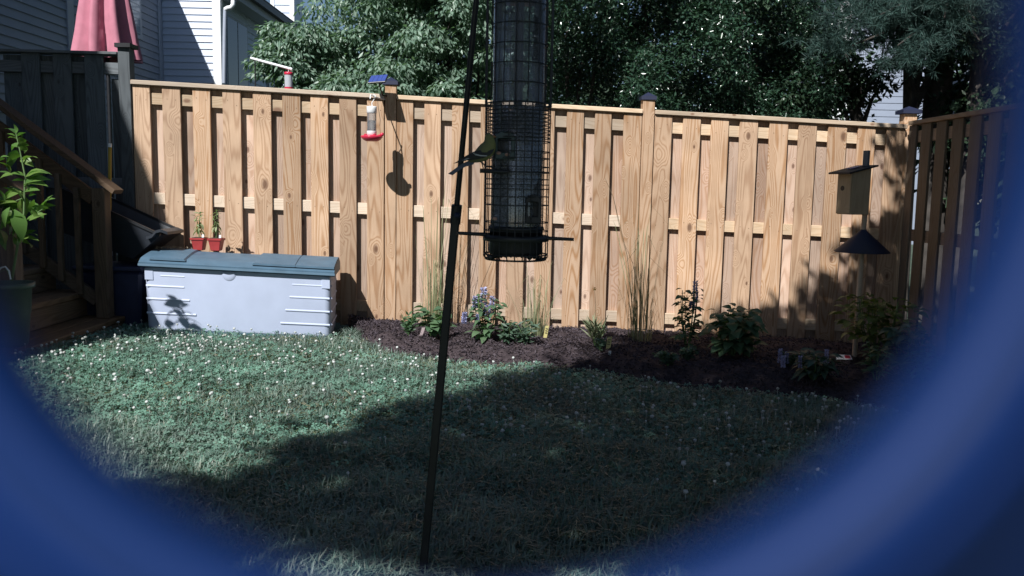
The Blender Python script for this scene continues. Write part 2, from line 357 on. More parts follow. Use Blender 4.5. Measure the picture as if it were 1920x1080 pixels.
# mulch bed
bed_px = [(652, 622), (690, 650), (735, 668), (800, 675), (900, 687), (1000, 693), (1150, 716), (1300, 741), (1500, 750), (1620, 768), (1760, 800)]
bed_pt = np.array([gp(*q) for q in bed_px])
def bed_front(x): return np.interp(x, bed_pt[:, 0], bed_pt[:, 1], left=99, right=bed_pt[-1, 1])
def bed_h(x, y):
    f = bed_front(x); bk = FY0 + FS * x - .02; t = np.clip((y - f) / np.maximum(bk - f, .05), 0, 1)
    return (np.minimum(t / .16, 1) ** .7) * .075 + .035 * np.sin(np.pi * np.clip(t, 0, 1)) * 1.2
def mulch():
    nx, ny = 260, 46; x0, x1 = bed_pt[0, 0], 3.12
    X = np.linspace(x0, x1, nx)[None, :].repeat(ny, 0); f = bed_front(X) + (vnoise(X, X * 0, 5, 8) - .5) * .10; bk = FY0 + FS * X + .01
    t = np.linspace(0, 1, ny)[:, None]; Y = f + (bk - f) * t
    Z = gnd(X, Y) - .004 + (np.minimum(t / .16, 1) ** .7) * .075 + .042 * np.sin(np.pi * t) + (vnoise(X, Y, 7, 9) - .5) * .05 + (vnoise(X, Y, 24, 10) - .5) * .03 - (t == 0) * .02
    V = np.stack([X, Y, Z], -1).reshape(-1, 3); i = (np.arange(ny - 1)[:, None] * nx + np.arange(nx - 1)).ravel()
    np_mesh('mulch_bed', V, np.concatenate([np.stack([i, i + 1, i + nx + 1], 1), np.stack([i, i + nx + 1, i + nx], 1)]), m_mulch, kind='structure', smooth=True)
    n = 24000; x = rng.uniform(x0, x1, n); f = bed_front(x); t = rng.random(n) ** 1.2; y = f - .03 + (FY0 + FS * x - f) * t
    z = gnd(x, y) + bed_h(x, y) + (vnoise(x, y, 7, 9) - .5) * .05 + rng.uniform(0, .012, n)
    D = unit(np.stack([rng.normal(size=n), rng.normal(size=n), rng.normal(size=n) * .45], 1)); N = unit(np.stack([rng.normal(size=n) * .6, rng.normal(size=n) * .6, np.ones(n)], 1))
    V, T = leaves_mesh(np.stack([x, y, z], 1), D, N, rng.uniform(.010, .032, n), rng.uniform(.005, .013, n), .3)
    tag(np_mesh('mulch_chips', V, T, l_chip, kind='stuff'), 'dark brown shredded mulch chips covering the flower bed', 'mulch')
mulch()

# lawn
def in_obst(x, y):
    bx = (x > -2.58) & (x < -1.24) & (y > 5.93 + (x + 2.6) * .1)
    st = (x < -2.76) & (y > 4.2)
    return bx | st | ((x > -4.2) & (y > bed_front(x) + .02) & (x < 3.14)) | (y > FY0 + FS * x) | (x > 3.15)
def lawn():
    # grass blades
    def pts(n, y0, y1, pw=1.0):
        y = y0 + (y1 - y0) * rng.random(n) ** pw; x = rng.uniform(-1, 1, n) * (.66 * y + .25); k = ~in_obst(x, y); return x[k], y[k]
    x, y = pts(250000, 1.75, 7.0, 1.25); n0 = len(x)
    clv = vnoise(x, y, 1.1, 21); dry = vnoise(x, y, 1.6, 22)
    clover_zone = np.clip((y - 2.9) / 1.0, 0, 1) * np.clip((clv - .25) * 2.5, 0, 1)
    keep = rng.random(n0) > clover_zone * .5; x, y, dry = x[keep], y[keep], dry[keep]; n = len(x)
    tuft = vnoise(x, y, 4.5, 23)
    h = (.028 + .034 * rng.random(n)) * (.6 + .9 * tuft) * np.where(y < 3.4, 1.15, .9)
    a = rng.uniform(0, 2 * np.pi, n); lean = rng.uniform(.3, 1.5, n); d = np.stack([np.cos(a), np.sin(a), np.zeros(n)], 1); s = np.stack([-np.sin(a), np.cos(a), np.zeros(n)], 1)
    w = rng.uniform(.0016, .0036, n)[:, None]; B = np.stack([x, y, gnd(x, y)], 1); up = np.array([0, 0, 1.])
    H = h[:, None]; ln = lean[:, None]
    m = B + up * H * .62 + d * H * .32 * ln; t = B + up * H * np.clip(1.05 - .32 * ln, .25, 1) + d * H * .95 * ln
    V = np.stack([B - s * w, B + s * w, m + s * w * .8, m - s * w * .8, t], 1).reshape(-1, 3); i = np.arange(n)[:, None] * 5
    T = np.concatenate([i + [0, 1, 2], i + [0, 2, 3], i + [3, 2, 4]], 1).reshape(-1, 3)
    tag(np_mesh('grass', V, T, l_blade, kind='stuff'), 'short green lawn grass with a few dry blades across the yard', 'grass')
    # dry thatch
    x, y = pts(30000, 1.9, 6.3); k = (vnoise(x, y, 1.6, 22) > .47) & (rng.random(len(x)) < .9); x, y = x[k], y[k]; n = len(x)
    a = rng.uniform(0, 2 * np.pi, n); D = np.stack([np.cos(a), np.sin(a), rng.uniform(-.05, .55, n)], 1); N = np.stack([rng.normal(size=n) * .4, rng.normal(size=n) * .4, np.ones(n)], 1)
    V, T = leaves_mesh(np.stack([x, y, gnd(x, y) + rng.uniform(.008, .025, n)], 1), D, N, rng.uniform(.03, .085, n), .003, .1)
    tag(np_mesh('dry_thatch', V, T, l_straw, kind='stuff'), 'dry straw coloured thatch lying in the lawn', 'thatch')
    # clover leaves (three leaflets on a stalk)
    x, y = pts(74000, 2.3, 6.9, .9); z_ = np.clip((y - 2.6) / 1.0, 0, 1) * np.clip((vnoise(x, y, 1.1, 21) - .22) * 2.6, 0, 1); k = rng.random(len(x)) < z_; x, y = x[k], y[k]; n = len(x)
    c = np.stack([x, y, gnd(x, y) + rng.uniform(.020, .052, n)], 1); tilt = unit(np.stack([rng.normal(size=n) * .38, rng.normal(size=n) * .38 - .12, np.ones(n)], 1)); a0 = rng.uniform(0, 2 * np.pi, n); sz = rng.uniform(.0075, .0145, n)
    Vs, Ts, o = [], [], 0
    for k in range(3):
        a = a0 + k * 2.094; D = np.stack([np.cos(a), np.sin(a), np.zeros(n)], 1); D = D - tilt * (D * tilt).sum(1, keepdims=True)
        D = unit(D); sd_ = np.cross(tilt, D); q = sz[:, None]
        V = np.stack([c, c + D * q * .6 + sd_ * q * .42 + tilt * q * .12, c + D * q * 1.05 + sd_ * q * .3, c + D * q * .98, c + D * q * 1.05 - sd_ * q * .3, c + D * q * .6 - sd_ * q * .42 + tilt * q * .12], 1).reshape(-1, 3)
        i = np.arange(n)[:, None] * 6 + o; Ts.append(np.concatenate([i + [0, 1, 3], i + [1, 2, 3], i + [0, 3, 5], i + [3, 4, 5]], 1).reshape(-1, 3)); Vs.append(V); o += n * 6
    tag(np_mesh('clover_leaves', np.concatenate(Vs), np.concatenate(Ts), l_clov, kind='stuff'), 'three lobed green clover leaves growing through the lawn', 'clover')
    # clover heads
    x, y = pts(5200, 2.5, 6.75, .8)
    dens = np.clip((y - 2.7) / .8, 0, 1) * (.07 + .85 * np.exp(-((x + 1.9) / .85) ** 2 - ((y - 5.1) / .95) ** 2) + .30 * np.exp(-((x - .75) / 1.1) ** 2 - ((y - 4.1) / .75) ** 2) + .10 * (x > -.6)) * (.45 + 1.1 * vnoise(x, y, 2.1, 33))
    k = rng.random(len(x)) < dens * .95; x, y = x[k], y[k]
    ico = []; bm = bmesh.new(); bmesh.ops.create_icosphere(bm, subdivisions=2, radius=1); bv = np.array([v.co[:] for v in bm.verts]); bf = np.array([[v.index for v in f.verts] for f in bm.faces]); bm.free()
    Vs, Ts, o = [], [], 0
    for xx, yy in zip(x, y):
        r = random.uniform(.0048, .0098); cz = gnd(xx, yy) + random.uniform(.045, .085)
        rr = bv * (1 + rng.uniform(-.28, .22, (len(bv), 1))) * [r, r, r * .85] + [xx, yy, cz]; Vs.append(rr); Ts.append(bf + o); o += len(bv)
        sv = np.array([[xx - .001, yy, cz], [xx + .001, yy, cz], [xx + .004, yy + .01, cz - .07]]); Vs.append(sv); Ts.append(np.array([[0, 1, 2]]) + o); o += 3
    tag(np_mesh('clover_flowers', np.concatenate(Vs), np.concatenate(Ts), m_flower, kind='stuff'), 'small round white clover flower heads dotted over the lawn', 'clover flowers')
lawn()

# ------------------------------------------------------------------ fences
ANG = math.atan(FS); FD = np.array([math.cos(ANG), math.sin(ANG), 0]); FN = np.array([math.sin(ANG), -math.cos(ANG), 0])   # along, towards the yard
def fx(px, py=None):
    x = 0.
    for _ in range(6):
        p = fp(px, 190 if py is None else py); x = p[0]
    return x
def fence_pt(x, off, z): return np.array([x, FY0 + FS * x, z]) + FN * off
def board(name, mat, parent, x0, x1, z0, z1a, z1b, off0, off1, loc_x=None, bevel=.0025):
    xm = (x0 + x1) / 2; c = fence_pt(xm, 0, z0)
    a = [fence_pt(x0, off1, z0), fence_pt(x1, off1, z0), fence_pt(x1, off0, z0), fence_pt(x0, off0, z0), fence_pt(x0, off1, z1a), fence_pt(x1, off1, z1b), fence_pt(x1, off0, z1b), fence_pt(x0, off0, z1a)]
    m = MB().hexa(a); return m.build(name, mat, parent, Vector(c) - worldloc(parent), bevel)
def post_cap(parent, c, w, z, mat):
    m = MB(); h = w / 2
    m.box((c[0] - h, c[1] - h, z), (c[0] + h, c[1] + h, z + .028))
    k = h * .92
    m.add([(c[0] - k, c[1] - k, z + .028), (c[0] + k, c[1] - k, z + .028), (c[0] + k, c[1] + k, z + .028), (c[0] - k, c[1] + k, z + .028), (c[0], c[1], z + .062)], [(0, 1, 4), (1, 2, 4), (2, 3, 4), (3, 0, 4)])
    return m.build('post_cap', mat, parent)
FB = [(248, 281), (304, 338), (361, 394), (417, 451), (474, 508), (529, 563), (582, 615), (636, 668), (688, 720), (744, 775), (796, 827), (848, 880), (902, 935), (955, 988), (1009, 1041), (1064, 1096), (1117, 1148), (1171, 1205),
      (1230, 1262), (1283, 1316), (1336, 1369), (1390, 1424), (1446, 1481), (1501, 1535), (1557, 1592), (1613, 1646), (1667, 1702)]
XL, XR = fx(247), fx(1703)
fence = thing('wood_fence', fence_pt(XL, 0, G(XL, 6.5)), 'new tan shadowbox board fence across the back of the yard, with navy post caps', 'fence', 'timber fences round the yard')
edges = [(fx(a), fx(b)) for a, b in FB]
CAPT = .034
for x0, x1 in edges:
    gb = G((x0 + x1) / 2, 6.7) + random.uniform(.015, .04)
    board('board', w_board, fence, x0, x1, gb, ftop(x0) - CAPT - .002, ftop(x1) - CAPT - .002, -.019, 0)
for (a0, a1), (b0, b1) in zip(edges[:-1], edges[1:]):
    xm = (a1 + b0) / 2
    x0, x1 = xm - .07 + random.uniform(-.008, .008), xm + .07 + random.uniform(-.008, .008)
    x0 += 0
    gb = G(xm, 6.7) + random.uniform(.02, .05)
    board('board', w_back, fence, x0, x1, gb, ftop(x0) - CAPT - .002, ftop(x1) - CAPT - .002, -.076, -.057)
posts = [(fx(722), fx(743)), (fx(1206), fx(1228))]
bays = [(XL, posts[0][0] - .003), (posts[0][1] + .003, posts[1][0] - .003), (posts[1][1] + .003, XR)]
for xa, xb in bays:
    def rail(f0, f1, mat=w_rail):
        def zz(x, f): return ftop(x) - 1.83 * f
        xm = (xa + xb) / 2; c = fence_pt(xm, 0, zz(xm, f1))
        a = [fence_pt(x, o, zz(x, f)) for f in (f1, f0) for x, o in ((xa, -.0195), (xb, -.0195), (xb, -.0565), (xa, -.0565))]
        return MB().hexa(a).build('rail', mat, fence, Vector(c) - worldloc(fence), .003)
    rail(.047, .094); rail(.455, .504); rail(.872, .921)
    c = fence_pt((xa + xb) / 2, 0, ftop((xa + xb) / 2))
    a = [fence_pt(x, o, ftop(x) - d) for d in (CAPT, 0) for x, o in ((xa, .022), (xb, .022), (xb, -.105), (xa, -.105))]
    MB().hexa(a).build('cap_board', w_cap, fence, Vector(c) - worldloc(fence), .004)
for xa, xb in posts:
    xm = (xa + xb) / 2; zt = ftop(xm) + .075
    p = board('post', w_board, fence, xa, xb, G(xm, 6.7) - .02, zt, zt, -.085, .006)
    cc = fence_pt(xm, -.04, 0); post_cap(p, cc, .118, zt, m_navy)
# nail heads, one joined part
nm = MB()
for x0, x1 in edges:
    for f in (.07, .48, .897):
        for q in (.25, .75):
            x = x0 + (x1 - x0) * q + random.uniform(-.006, .006); z = ftop(x) - 1.83 * (f + random.uniform(-.012, .012)); nm.ell(fence_pt(x, .0005, z), (.003, .002, .003), 6, 4)
nm.build('nail_heads', m_stemd, fence, kind='stuff')

# right hand side fence, running towards the camera
CX = XR + .01; CYC = FY0 + FS * CX
side = thing('side_fence', (CX, 4.0, G(CX, 4.0)), 'shaded shadowbox board fence running along the right side of the yard', 'fence', 'timber fences round the yard')
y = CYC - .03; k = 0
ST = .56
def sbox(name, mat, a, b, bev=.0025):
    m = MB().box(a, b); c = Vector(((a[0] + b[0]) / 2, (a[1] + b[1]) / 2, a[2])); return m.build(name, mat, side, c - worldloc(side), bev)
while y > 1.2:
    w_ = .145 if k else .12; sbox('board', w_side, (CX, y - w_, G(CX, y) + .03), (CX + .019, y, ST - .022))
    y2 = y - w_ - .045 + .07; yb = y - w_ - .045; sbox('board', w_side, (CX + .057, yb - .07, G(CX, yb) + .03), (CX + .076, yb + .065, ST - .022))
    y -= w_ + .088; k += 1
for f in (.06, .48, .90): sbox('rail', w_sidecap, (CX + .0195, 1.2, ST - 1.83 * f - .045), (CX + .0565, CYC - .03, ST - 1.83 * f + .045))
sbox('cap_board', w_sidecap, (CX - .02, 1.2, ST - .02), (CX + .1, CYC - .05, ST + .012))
cpz = ST + .08
cpost = thing('corner_post', (CX + .07, CYC + .09, G(CX, CYC)), 'square corner post with navy cap where the two tan fences meet', 'post')
MB().box((CX - .01, CYC + .04, G(CX, CYC) - .05), (CX + .09, CYC + .14, cpz)).build('post', w_board, cpost, (0, 0, 0), .003)
post_cap(cpost, (CX + .04, CYC + .09), .15, cpz, m_navy)

# old weathered fence continuing to the left
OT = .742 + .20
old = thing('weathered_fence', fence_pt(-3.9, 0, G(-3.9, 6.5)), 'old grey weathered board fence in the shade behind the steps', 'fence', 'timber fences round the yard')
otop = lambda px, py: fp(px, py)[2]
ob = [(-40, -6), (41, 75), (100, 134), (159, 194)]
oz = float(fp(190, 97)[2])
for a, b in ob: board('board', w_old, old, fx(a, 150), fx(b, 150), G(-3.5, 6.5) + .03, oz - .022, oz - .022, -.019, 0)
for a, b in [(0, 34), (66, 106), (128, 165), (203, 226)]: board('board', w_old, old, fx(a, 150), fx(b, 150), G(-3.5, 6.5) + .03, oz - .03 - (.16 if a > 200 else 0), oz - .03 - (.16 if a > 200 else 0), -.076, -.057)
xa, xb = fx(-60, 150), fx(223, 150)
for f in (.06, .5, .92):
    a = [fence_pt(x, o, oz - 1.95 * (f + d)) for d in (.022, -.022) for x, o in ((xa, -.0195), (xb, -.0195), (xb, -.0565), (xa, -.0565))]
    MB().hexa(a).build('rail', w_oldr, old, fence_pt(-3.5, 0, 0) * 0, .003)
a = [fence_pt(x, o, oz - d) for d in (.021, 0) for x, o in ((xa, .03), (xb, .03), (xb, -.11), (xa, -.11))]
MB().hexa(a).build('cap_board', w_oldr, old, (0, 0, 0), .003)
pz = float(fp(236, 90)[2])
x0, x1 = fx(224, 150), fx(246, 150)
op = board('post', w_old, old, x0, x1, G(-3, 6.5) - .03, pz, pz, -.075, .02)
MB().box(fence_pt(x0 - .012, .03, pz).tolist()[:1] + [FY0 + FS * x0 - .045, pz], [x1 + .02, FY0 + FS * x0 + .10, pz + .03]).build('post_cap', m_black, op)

# ------------------------------------------------------------------ stairs with railings
st = thing('deck_stairs', (-3.2, 5.4, G(-3.2, 5.4)), 'brown wooden deck steps with railings at the left of the lawn', 'stairs')
X0 = -2.76; z1 = float(P(235, 590, 6.08)[2])
RISE, RUN = .175, .255
def tbox(name, mat, a, b, bev=.006):
    m = MB().box(a, b); c = Vector(((a[0] + b[0]) / 2, (a[1] + b[1]) / 2, (a[2] + b[2]) / 2)); return m.build(name, mat, st, c - worldloc(st), bev)
YA, YB = 4.55, 6.1
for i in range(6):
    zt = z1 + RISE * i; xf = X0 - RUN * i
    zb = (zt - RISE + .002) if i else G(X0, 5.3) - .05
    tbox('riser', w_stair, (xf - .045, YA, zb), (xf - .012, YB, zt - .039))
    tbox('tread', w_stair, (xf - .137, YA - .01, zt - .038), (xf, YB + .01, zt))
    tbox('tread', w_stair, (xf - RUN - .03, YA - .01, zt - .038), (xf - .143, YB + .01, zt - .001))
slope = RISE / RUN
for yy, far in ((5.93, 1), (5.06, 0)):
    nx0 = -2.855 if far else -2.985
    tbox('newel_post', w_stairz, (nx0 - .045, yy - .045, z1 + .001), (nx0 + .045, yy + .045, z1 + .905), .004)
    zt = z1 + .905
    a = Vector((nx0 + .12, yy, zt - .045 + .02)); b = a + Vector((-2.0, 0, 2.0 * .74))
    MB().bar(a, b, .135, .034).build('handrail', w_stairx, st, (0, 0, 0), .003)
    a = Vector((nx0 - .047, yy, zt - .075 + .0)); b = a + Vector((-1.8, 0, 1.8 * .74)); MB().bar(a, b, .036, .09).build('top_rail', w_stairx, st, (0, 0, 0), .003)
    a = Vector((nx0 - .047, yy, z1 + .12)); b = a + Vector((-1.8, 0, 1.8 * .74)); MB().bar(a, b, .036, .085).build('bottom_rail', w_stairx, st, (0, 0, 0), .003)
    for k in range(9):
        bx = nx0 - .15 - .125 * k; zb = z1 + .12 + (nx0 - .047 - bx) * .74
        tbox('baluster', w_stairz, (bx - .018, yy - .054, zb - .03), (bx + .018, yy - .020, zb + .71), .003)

# ------------------------------------------------------------------ houses
def siding(parent, mat, p0, p1, z0, z1, n, h=.105):
    """lapped boards on a wall from p0 to p1 (xy), outward normal n (xy)"""
    z = z0; first = None
    L = math.hypot(p1[0] - p0[0], p1[1] - p0[1])
    while z < z1 - .01:
        t = min(h, z1 - z); q = []
        for p in (p0, p1):
            q.append([(p[0], p[1], z), (p[0] + n[0] * .020, p[1] + n[1] * .020, z), (p[0] + n[0] * .003, p[1] + n[1] * .003, z + t), (p[0], p[1], z + t)])
        m = MB(); m.add(q[0] + q[1], [(0, 1, 2, 3), (7, 6, 5, 4), (0, 4, 5, 1), (1, 5, 6, 2), (2, 6, 7, 3), (3, 7, 4, 0)])
        m.build('siding_board', mat, parent, Vector((p0[0], p0[1], z)) - worldloc(parent)); z += h
def wbox(par, name, mat, a, b, bev=.004):
    m = MB().box(a, b); c = Vector(((a[0] + b[0]) / 2, (a[1] + b[1]) / 2, (a[2] + b[2]) / 2)); return m.build(name, mat, par, c - worldloc(par), bev)

ha = thing('townhouse', (-8, 10.5, -1.2), 'grey sided house with a window at the upper left, behind the weathered fence', 'house', 'houses beyond the fence')
AX = -5.6; AZ = 3.43; AY1 = 13.78
wbox(ha, 'wall', m_vinyl, (-10, 7.2, -1.6), (AX, AY1, AZ - .05))
wbox(ha, 'roof', m_roof, (-10.2, 7.0, AZ - .05), (AX + .02, AY1 + .002, AZ))
ytrim = -5.6 / ((143 - 960) / 1600)
siding(ha, m_vinyl, (AX, 7.2), (AX, ytrim - .08), .7, AZ - .06, (1, 0))
wbox(ha, 'trim', m_trimg, (AX, ytrim - .08, .5), (AX + .03, ytrim + .08, AZ - .06))
wy0, wy1 = 11.95, 12.95; wz0 = float(P(265, 65, 12.9)[2])
siding(ha, m_vinyl, (AX, ytrim + .08), (AX, AY1 - .13), .7, wz0 - .06, (1, 0))
siding(ha, m_vinyl, (AX, ytrim + .08), (AX, wy0 - .08), wz0 - .06 + .105 * 0, AZ - .06, (1, 0))
siding(ha, m_vinyl, (AX, wy1 + .08), (AX, AY1 - .13), wz0 - .06, AZ - .06, (1, 0))
wbox(ha, 'trim', m_trimg, (AX, AY1 - .13, .5), (AX + .03, AY1, AZ - .06))
wf = wbox(ha, 'window', m_trimg, (AX, wy0 - .08, wz0 - .06), (AX + .035, wy1 + .08, AZ - .06))
wbox(wf, 'pane', m_glassl, (AX + .03, wy0, wz0), (AX + .042, wy1, AZ - .10))
for k in range(12): wbox(wf, 'blind_slat', m_trimg, (AX + .0425, wy0 + .01, wz0 + .02 + k * .1), (AX + .046, wy1 - .01, wz0 + .028 + k * .1), 0)

hb = thing('house_extension', (-6.5, 15.5, -1.2), 'white sided house corner half in sun, with eave, gutter and dark window', 'house', 'houses beyond the fence')
BX0, BX1, BY0, BY1, BZ = AX + .002, -4.68, 13.8, 17.5, 2.83
wbox(hb, 'wall', m_vinylw, (-9.5, BY0, -1.6), (BX1, BY1, BZ))
siding(hb, m_vinylw, (BX0 + .03, BY0), (BX1 - .10, BY0), .7, BZ, (0, -1))
wbox(hb, 'corner_trim', m_trim, (BX1 - .10, BY0 - .03, .5), (BX1 + .03, BY0 + .002, BZ)); wbox(hb, 'corner_trim', m_trim, (BX1, BY0 + .002, .5), (BX1 + .03, BY0 + .10, BZ))
wya, wyb = 4.68 / ((960 - 428) / 1600), 4.68 / ((960 - 464) / 1600)
siding(hb, m_vinylw, (BX1, BY0 + .10), (BX1, wya - .05), .7, BZ, (1, 0)); siding(hb, m_vinylw, (BX1, wyb + .05), (BX1, BY1), .7, BZ, (1, 0))
wz = float(P(428, 30, wya)[2])
siding(hb, m_vinylw, (BX1, wya - .05), (BX1, wyb + .05), wz + .04, BZ, (1, 0))
wf = wbox(hb, 'window', m_trimg, (BX1, wya - .05, .2), (BX1 + .03, wyb + .05, wz + .04))
ym = (wya + wyb) / 2
wbox(wf, 'pane', m_glass, (BX1 + .025, wya, .25), (BX1 + .036, ym - .02, wz)); wbox(wf, 'pane', m_glass, (BX1 + .025, ym + .02, .25), (BX1 + .036, wyb, wz))
wbox(wf, 'muntin', m_trimg, (BX1 + .036, wya, .25 + (wz - .25) * .42), (BX1 + .05, wyb, .25 + (wz - .25) * .42 + .03))
w2a, w2b = 4.66 / ((960 - 504) / 1600), 4.66 / ((960 - 523) / 1600); w2 = wbox(hb, 'window', m_trimg, (BX1 + .02, w2a - .04, .2), (BX1 + .035, w2b + .04, 2.22)); wbox(w2, 'pane', m_glass, (BX1 + .03, w2a, .25), (BX1 + .045, w2b, 2.18))
rf = wbox(hb, 'roof', m_roof, (-9.7, BY0 - .02, 3.07), (-4.36, BY1 + .2, 3.13)); wbox(rf, 'soffit', m_trimg, (-9.6, BY0, BZ + .001), (-4.42, BY1 + .15, BZ + .03)); wbox(rf, 'fascia', m_trimg, (-4.42, BY0, BZ + .001), (-4.385, BY1 + .15, 3.069))
g = MB().bar((-4.34, BY0 + .0, 3.0), (-4.34, BY1 + .15, 3.0), .09, .1); g.build('gutter', m_black, hb)
e1 = P(427, 14, BY0 - .06); MB().tube([P(437, 2, BY0 - .03), P(437, 9, BY0 - .05), P(433, 14, BY0 - .06), P(427, 15, BY0 - .05), P(422, 18, BY0 - .04)], .035, 10).build('downspout', m_white, hb)
MB().tube([P(422, 18, BY0 - .04), P(421, 60, BY0 - .045), P(420, 156, BY0 - .045)], .03, 8).build('downspout', m_trimg, hb)
ch = thing('chimney_stack', (-6.4, 24.4, -1.2), 'narrow white sided chimney stack beyond the dark eave', 'chimney', None)
wbox(ch, 'wall', m_vinylw, (-6.72, 24, -1.6), (-6.09, 25, 9))
siding(ch, m_vinylw, (-6.62, 24), (-6.2, 24), 3.4, 7, (0, -1), .2)
wbox(ch, 'corner_trim', m_trim, (-6.73, 23.97, 3), (-6.62, 24, 7)); wbox(ch, 'corner_trim', m_trim, (-6.2, 23.97, 3), (-6.08, 24, 7))
hc = thing('white_house', (12.5, 27, -1.5), 'white sided house glimpsed through the dark trees at the right', 'house', 'houses beyond the fence')
wbox(hc, 'wall', m_vinyl, (9.5, 26, -2), (14, 30, 6.5)); siding(hc, m_vinyl, (9.9, 26), (13.9, 26), 1.5, 6, (0, -1), .2)
wbox(hc, 'corner_trim', m_trim, (9.48, 25.96, 0), (9.9, 26, 6.5)); wbox(hc, 'window', m_glass, (12.6, 25.95, 2.2), (13.4, 26.0, 3.6))
# the house that owns the yard: to the left, its eave throws the long shade over the steps
ho = thing('yard_house', (-7, 0, -1.1), 'grey sided house beside the deck steps, left of the camera, its eave shading the fence', 'house', 'houses beyond the fence')
EX = -2.80 - .46 / 1.05 * 4.4
wbox(ho, 'wall', m_vinyl, (-11, -6, -1.5), (EX - .4, 4.2, 4.35)); ex = lambda yy: EX + .09 * (yy - 2.3)
MB().hexa([(-11.5, -6.3, 4.36), (ex(-6.3), -6.3, 4.36), (ex(4.4), 4.4, 4.36), (-11.5, 4.4, 4.36), (-11.5, -6.3, 4.5), (ex(-6.3), -6.3, 4.5), (ex(4.4), 4.4, 4.5), (-11.5, 4.4, 4.5)]).build('roof', m_roof, ho); wbox(ho, 'door', m_trimg, (EX - .4, 1.6, .3), (EX - .36, 2.6, 2.4))
dk = thing('deck', (-4.8, 4.8, -1), 'brown timber deck platform at the head of the steps', 'deck')
for k in range(10): wbox(dk, 'deck_board', w_stair, (-5.75 + .145 * k, 4.3, z1 + RISE * 6 - .04), (-5.61 + .145 * k, 6.35, z1 + RISE * 6 - .002))
for xx in (-5.6, -4.5): wbox(dk, 'post', w_stairz, (xx - .045, 4.4, -1.1), (xx + .045, 4.49, z1 + RISE * 6 - .041))

# ------------------------------------------------------------------ trees
def limbs(parent, name, segs, mat=m_bark):
    m = MB()
    for pts, r in segs: m.tube(pts, r, 7)
    return m.build(name, mat, parent)
def clump_cloud(C, rad, n, droop=.5, flat=.45, out=None):
    """n leaves round each clump centre: flattened, drooping at the rim"""
    k = len(C); c = np.repeat(C, n, 0); N_ = len(c); r = np.repeat(np.broadcast_to(np.asarray(rad, float), (k,)), n)[:, None]
    u = unit(rng.normal(size=(N_, 3))) * rng.random((N_, 1)) ** .45
    off = u * r * np.array([1, 1, flat]); off[:, 2] -= (off[:, 0] ** 2 + off[:, 1] ** 2) / r[:, 0] * droop * .5
    D = unit(np.stack([u[:, 0], u[:, 1], u[:, 2] * .4], 1) + rng.normal(size=(N_, 3)) * .45 + [0, 0, -droop])
    N = unit(np.array([0, 0, 1.]) + rng.normal(size=(N_, 3)) * .55 + u * .5)
    return c + off, D, N
def ellipsoid_pts(n, c, r, shell=.5, front=0):
    u = unit(rng.normal(size=(n, 3))) * (shell + (1 - shell) * rng.random((n, 1))); u[:, 1] = np.where(rng.random(n) < front, -np.abs(u[:, 1]), u[:, 1])
    return np.array(c) + u * np.array(r)

# drooping-leaved tree, left of centre
t1 = thing('dogwood_tree', (-1.2, 11.2, -1.2), 'sunlit drooping leafed tree behind the left half of the fence', 'tree', 'trees beyond the fence')
C = np.concatenate([ellipsoid_pts(62, P(612, 118, 10.6), (.78, .7, .72), .3, .7), ellipsoid_pts(110, P(800, 40, 10.8), (1.05, 1.0, 1.55), .3, .7), ellipsoid_pts(14, P(545, 105, 10.2), (.3, .4, .6), .3), ellipsoid_pts(46, P(930, 60, 11.2), (.9, .8, 1.5), .3, .6), ellipsoid_pts(30, P(720, 175, 10.2), (1.3, .5, .45), .3, .6)])
B, D, N = clump_cloud(C, rng.uniform(.2, .36, len(C)), 190, .75, .35)
V, T = leaves_mesh(B, D, N, rng.uniform(.06, .105, len(B)), rng.uniform(.028, .045, len(B)))
np_mesh('crown', V, T, l_dog, t1, 'stuff')
sg = []
for k in range(5):
    x = -1.2 + random.uniform(-.3, .3); tp = P(random.uniform(560, 960), random.uniform(-60, 90), 10.9); b0 = Vector((x, 11.2, -1.3))
    md = b0.lerp(Vector(tp), .5) + Vector((0, 0, .3)); sg.append(([b0, md, tp], [.07, .045, .012]))
for k in range(26):
    a = Vector(C[random.randrange(len(C))]); q = Vector((-1.0 + random.uniform(-.5, .5), 11.1, random.uniform(.2, 1.8))); sg.append(([q, q.lerp(a, .5) + Vector((0, 0, .12)), a], [.025, .016, .005]))
limbs(t1, 'trunk', sg)

# glossy evergreen mass right of centre (three bushes)
def glossy(px0, px1, y, top, nC, lab):
    c0 = P((px0 + px1) / 2, 200, y); w_ = (px1 - px0) / 1600 * y / 2
    t = thing('evergreen_tree', (c0[0], y + .5, G(c0[0], 7)), lab, 'tree', 'trees beyond the fence')
    C = np.stack([rng.uniform(c0[0] - w_ * 1.05, c0[0] + w_ * 1.05, nC), y + rng.uniform(-.1, .9, nC) + .5 * (rng.random(nC) ** 2), rng.uniform(.3, top, nC)], 1)
    C[:, 1] += .6 * np.sin(C[:, 0] * 4.1 + y) * np.sin(C[:, 2] * 3.7 + C[:, 0])
    B, D, N = clump_cloud(C, rng.uniform(.14, .28, nC), 125, .15, .7)
    V, T = leaves_mesh(B, D, N, rng.uniform(.03, .072, len(B)), rng.uniform(.016, .032, len(B)), .16); np_mesh('crown', V, T, l_gloss, t, 'stuff')
    sg = []
    for k in range(4):
        b0 = Vector((c0[0] + random.uniform(-w_, w_) * .7, y + .75, -1.3)); e = b0 + Vector((random.uniform(-.6, .6), random.uniform(-.3, .2), top + 1.2)); sg.append(([b0, b0.lerp(e, .5) + Vector((random.uniform(-.1, .1), 0, 0)), e], [.028, .02, .008]))
    limbs(t, 'trunk', sg)
glossy(1000, 1215, 8.7, 3.3, 300, 'glossy leafed evergreen tree directly right of the tube feeder, behind the fence')
glossy(1195, 1380, 9.0, 3.4, 290, 'glossy leafed evergreen tree above the middle fence post, between its two evergreen neighbours')
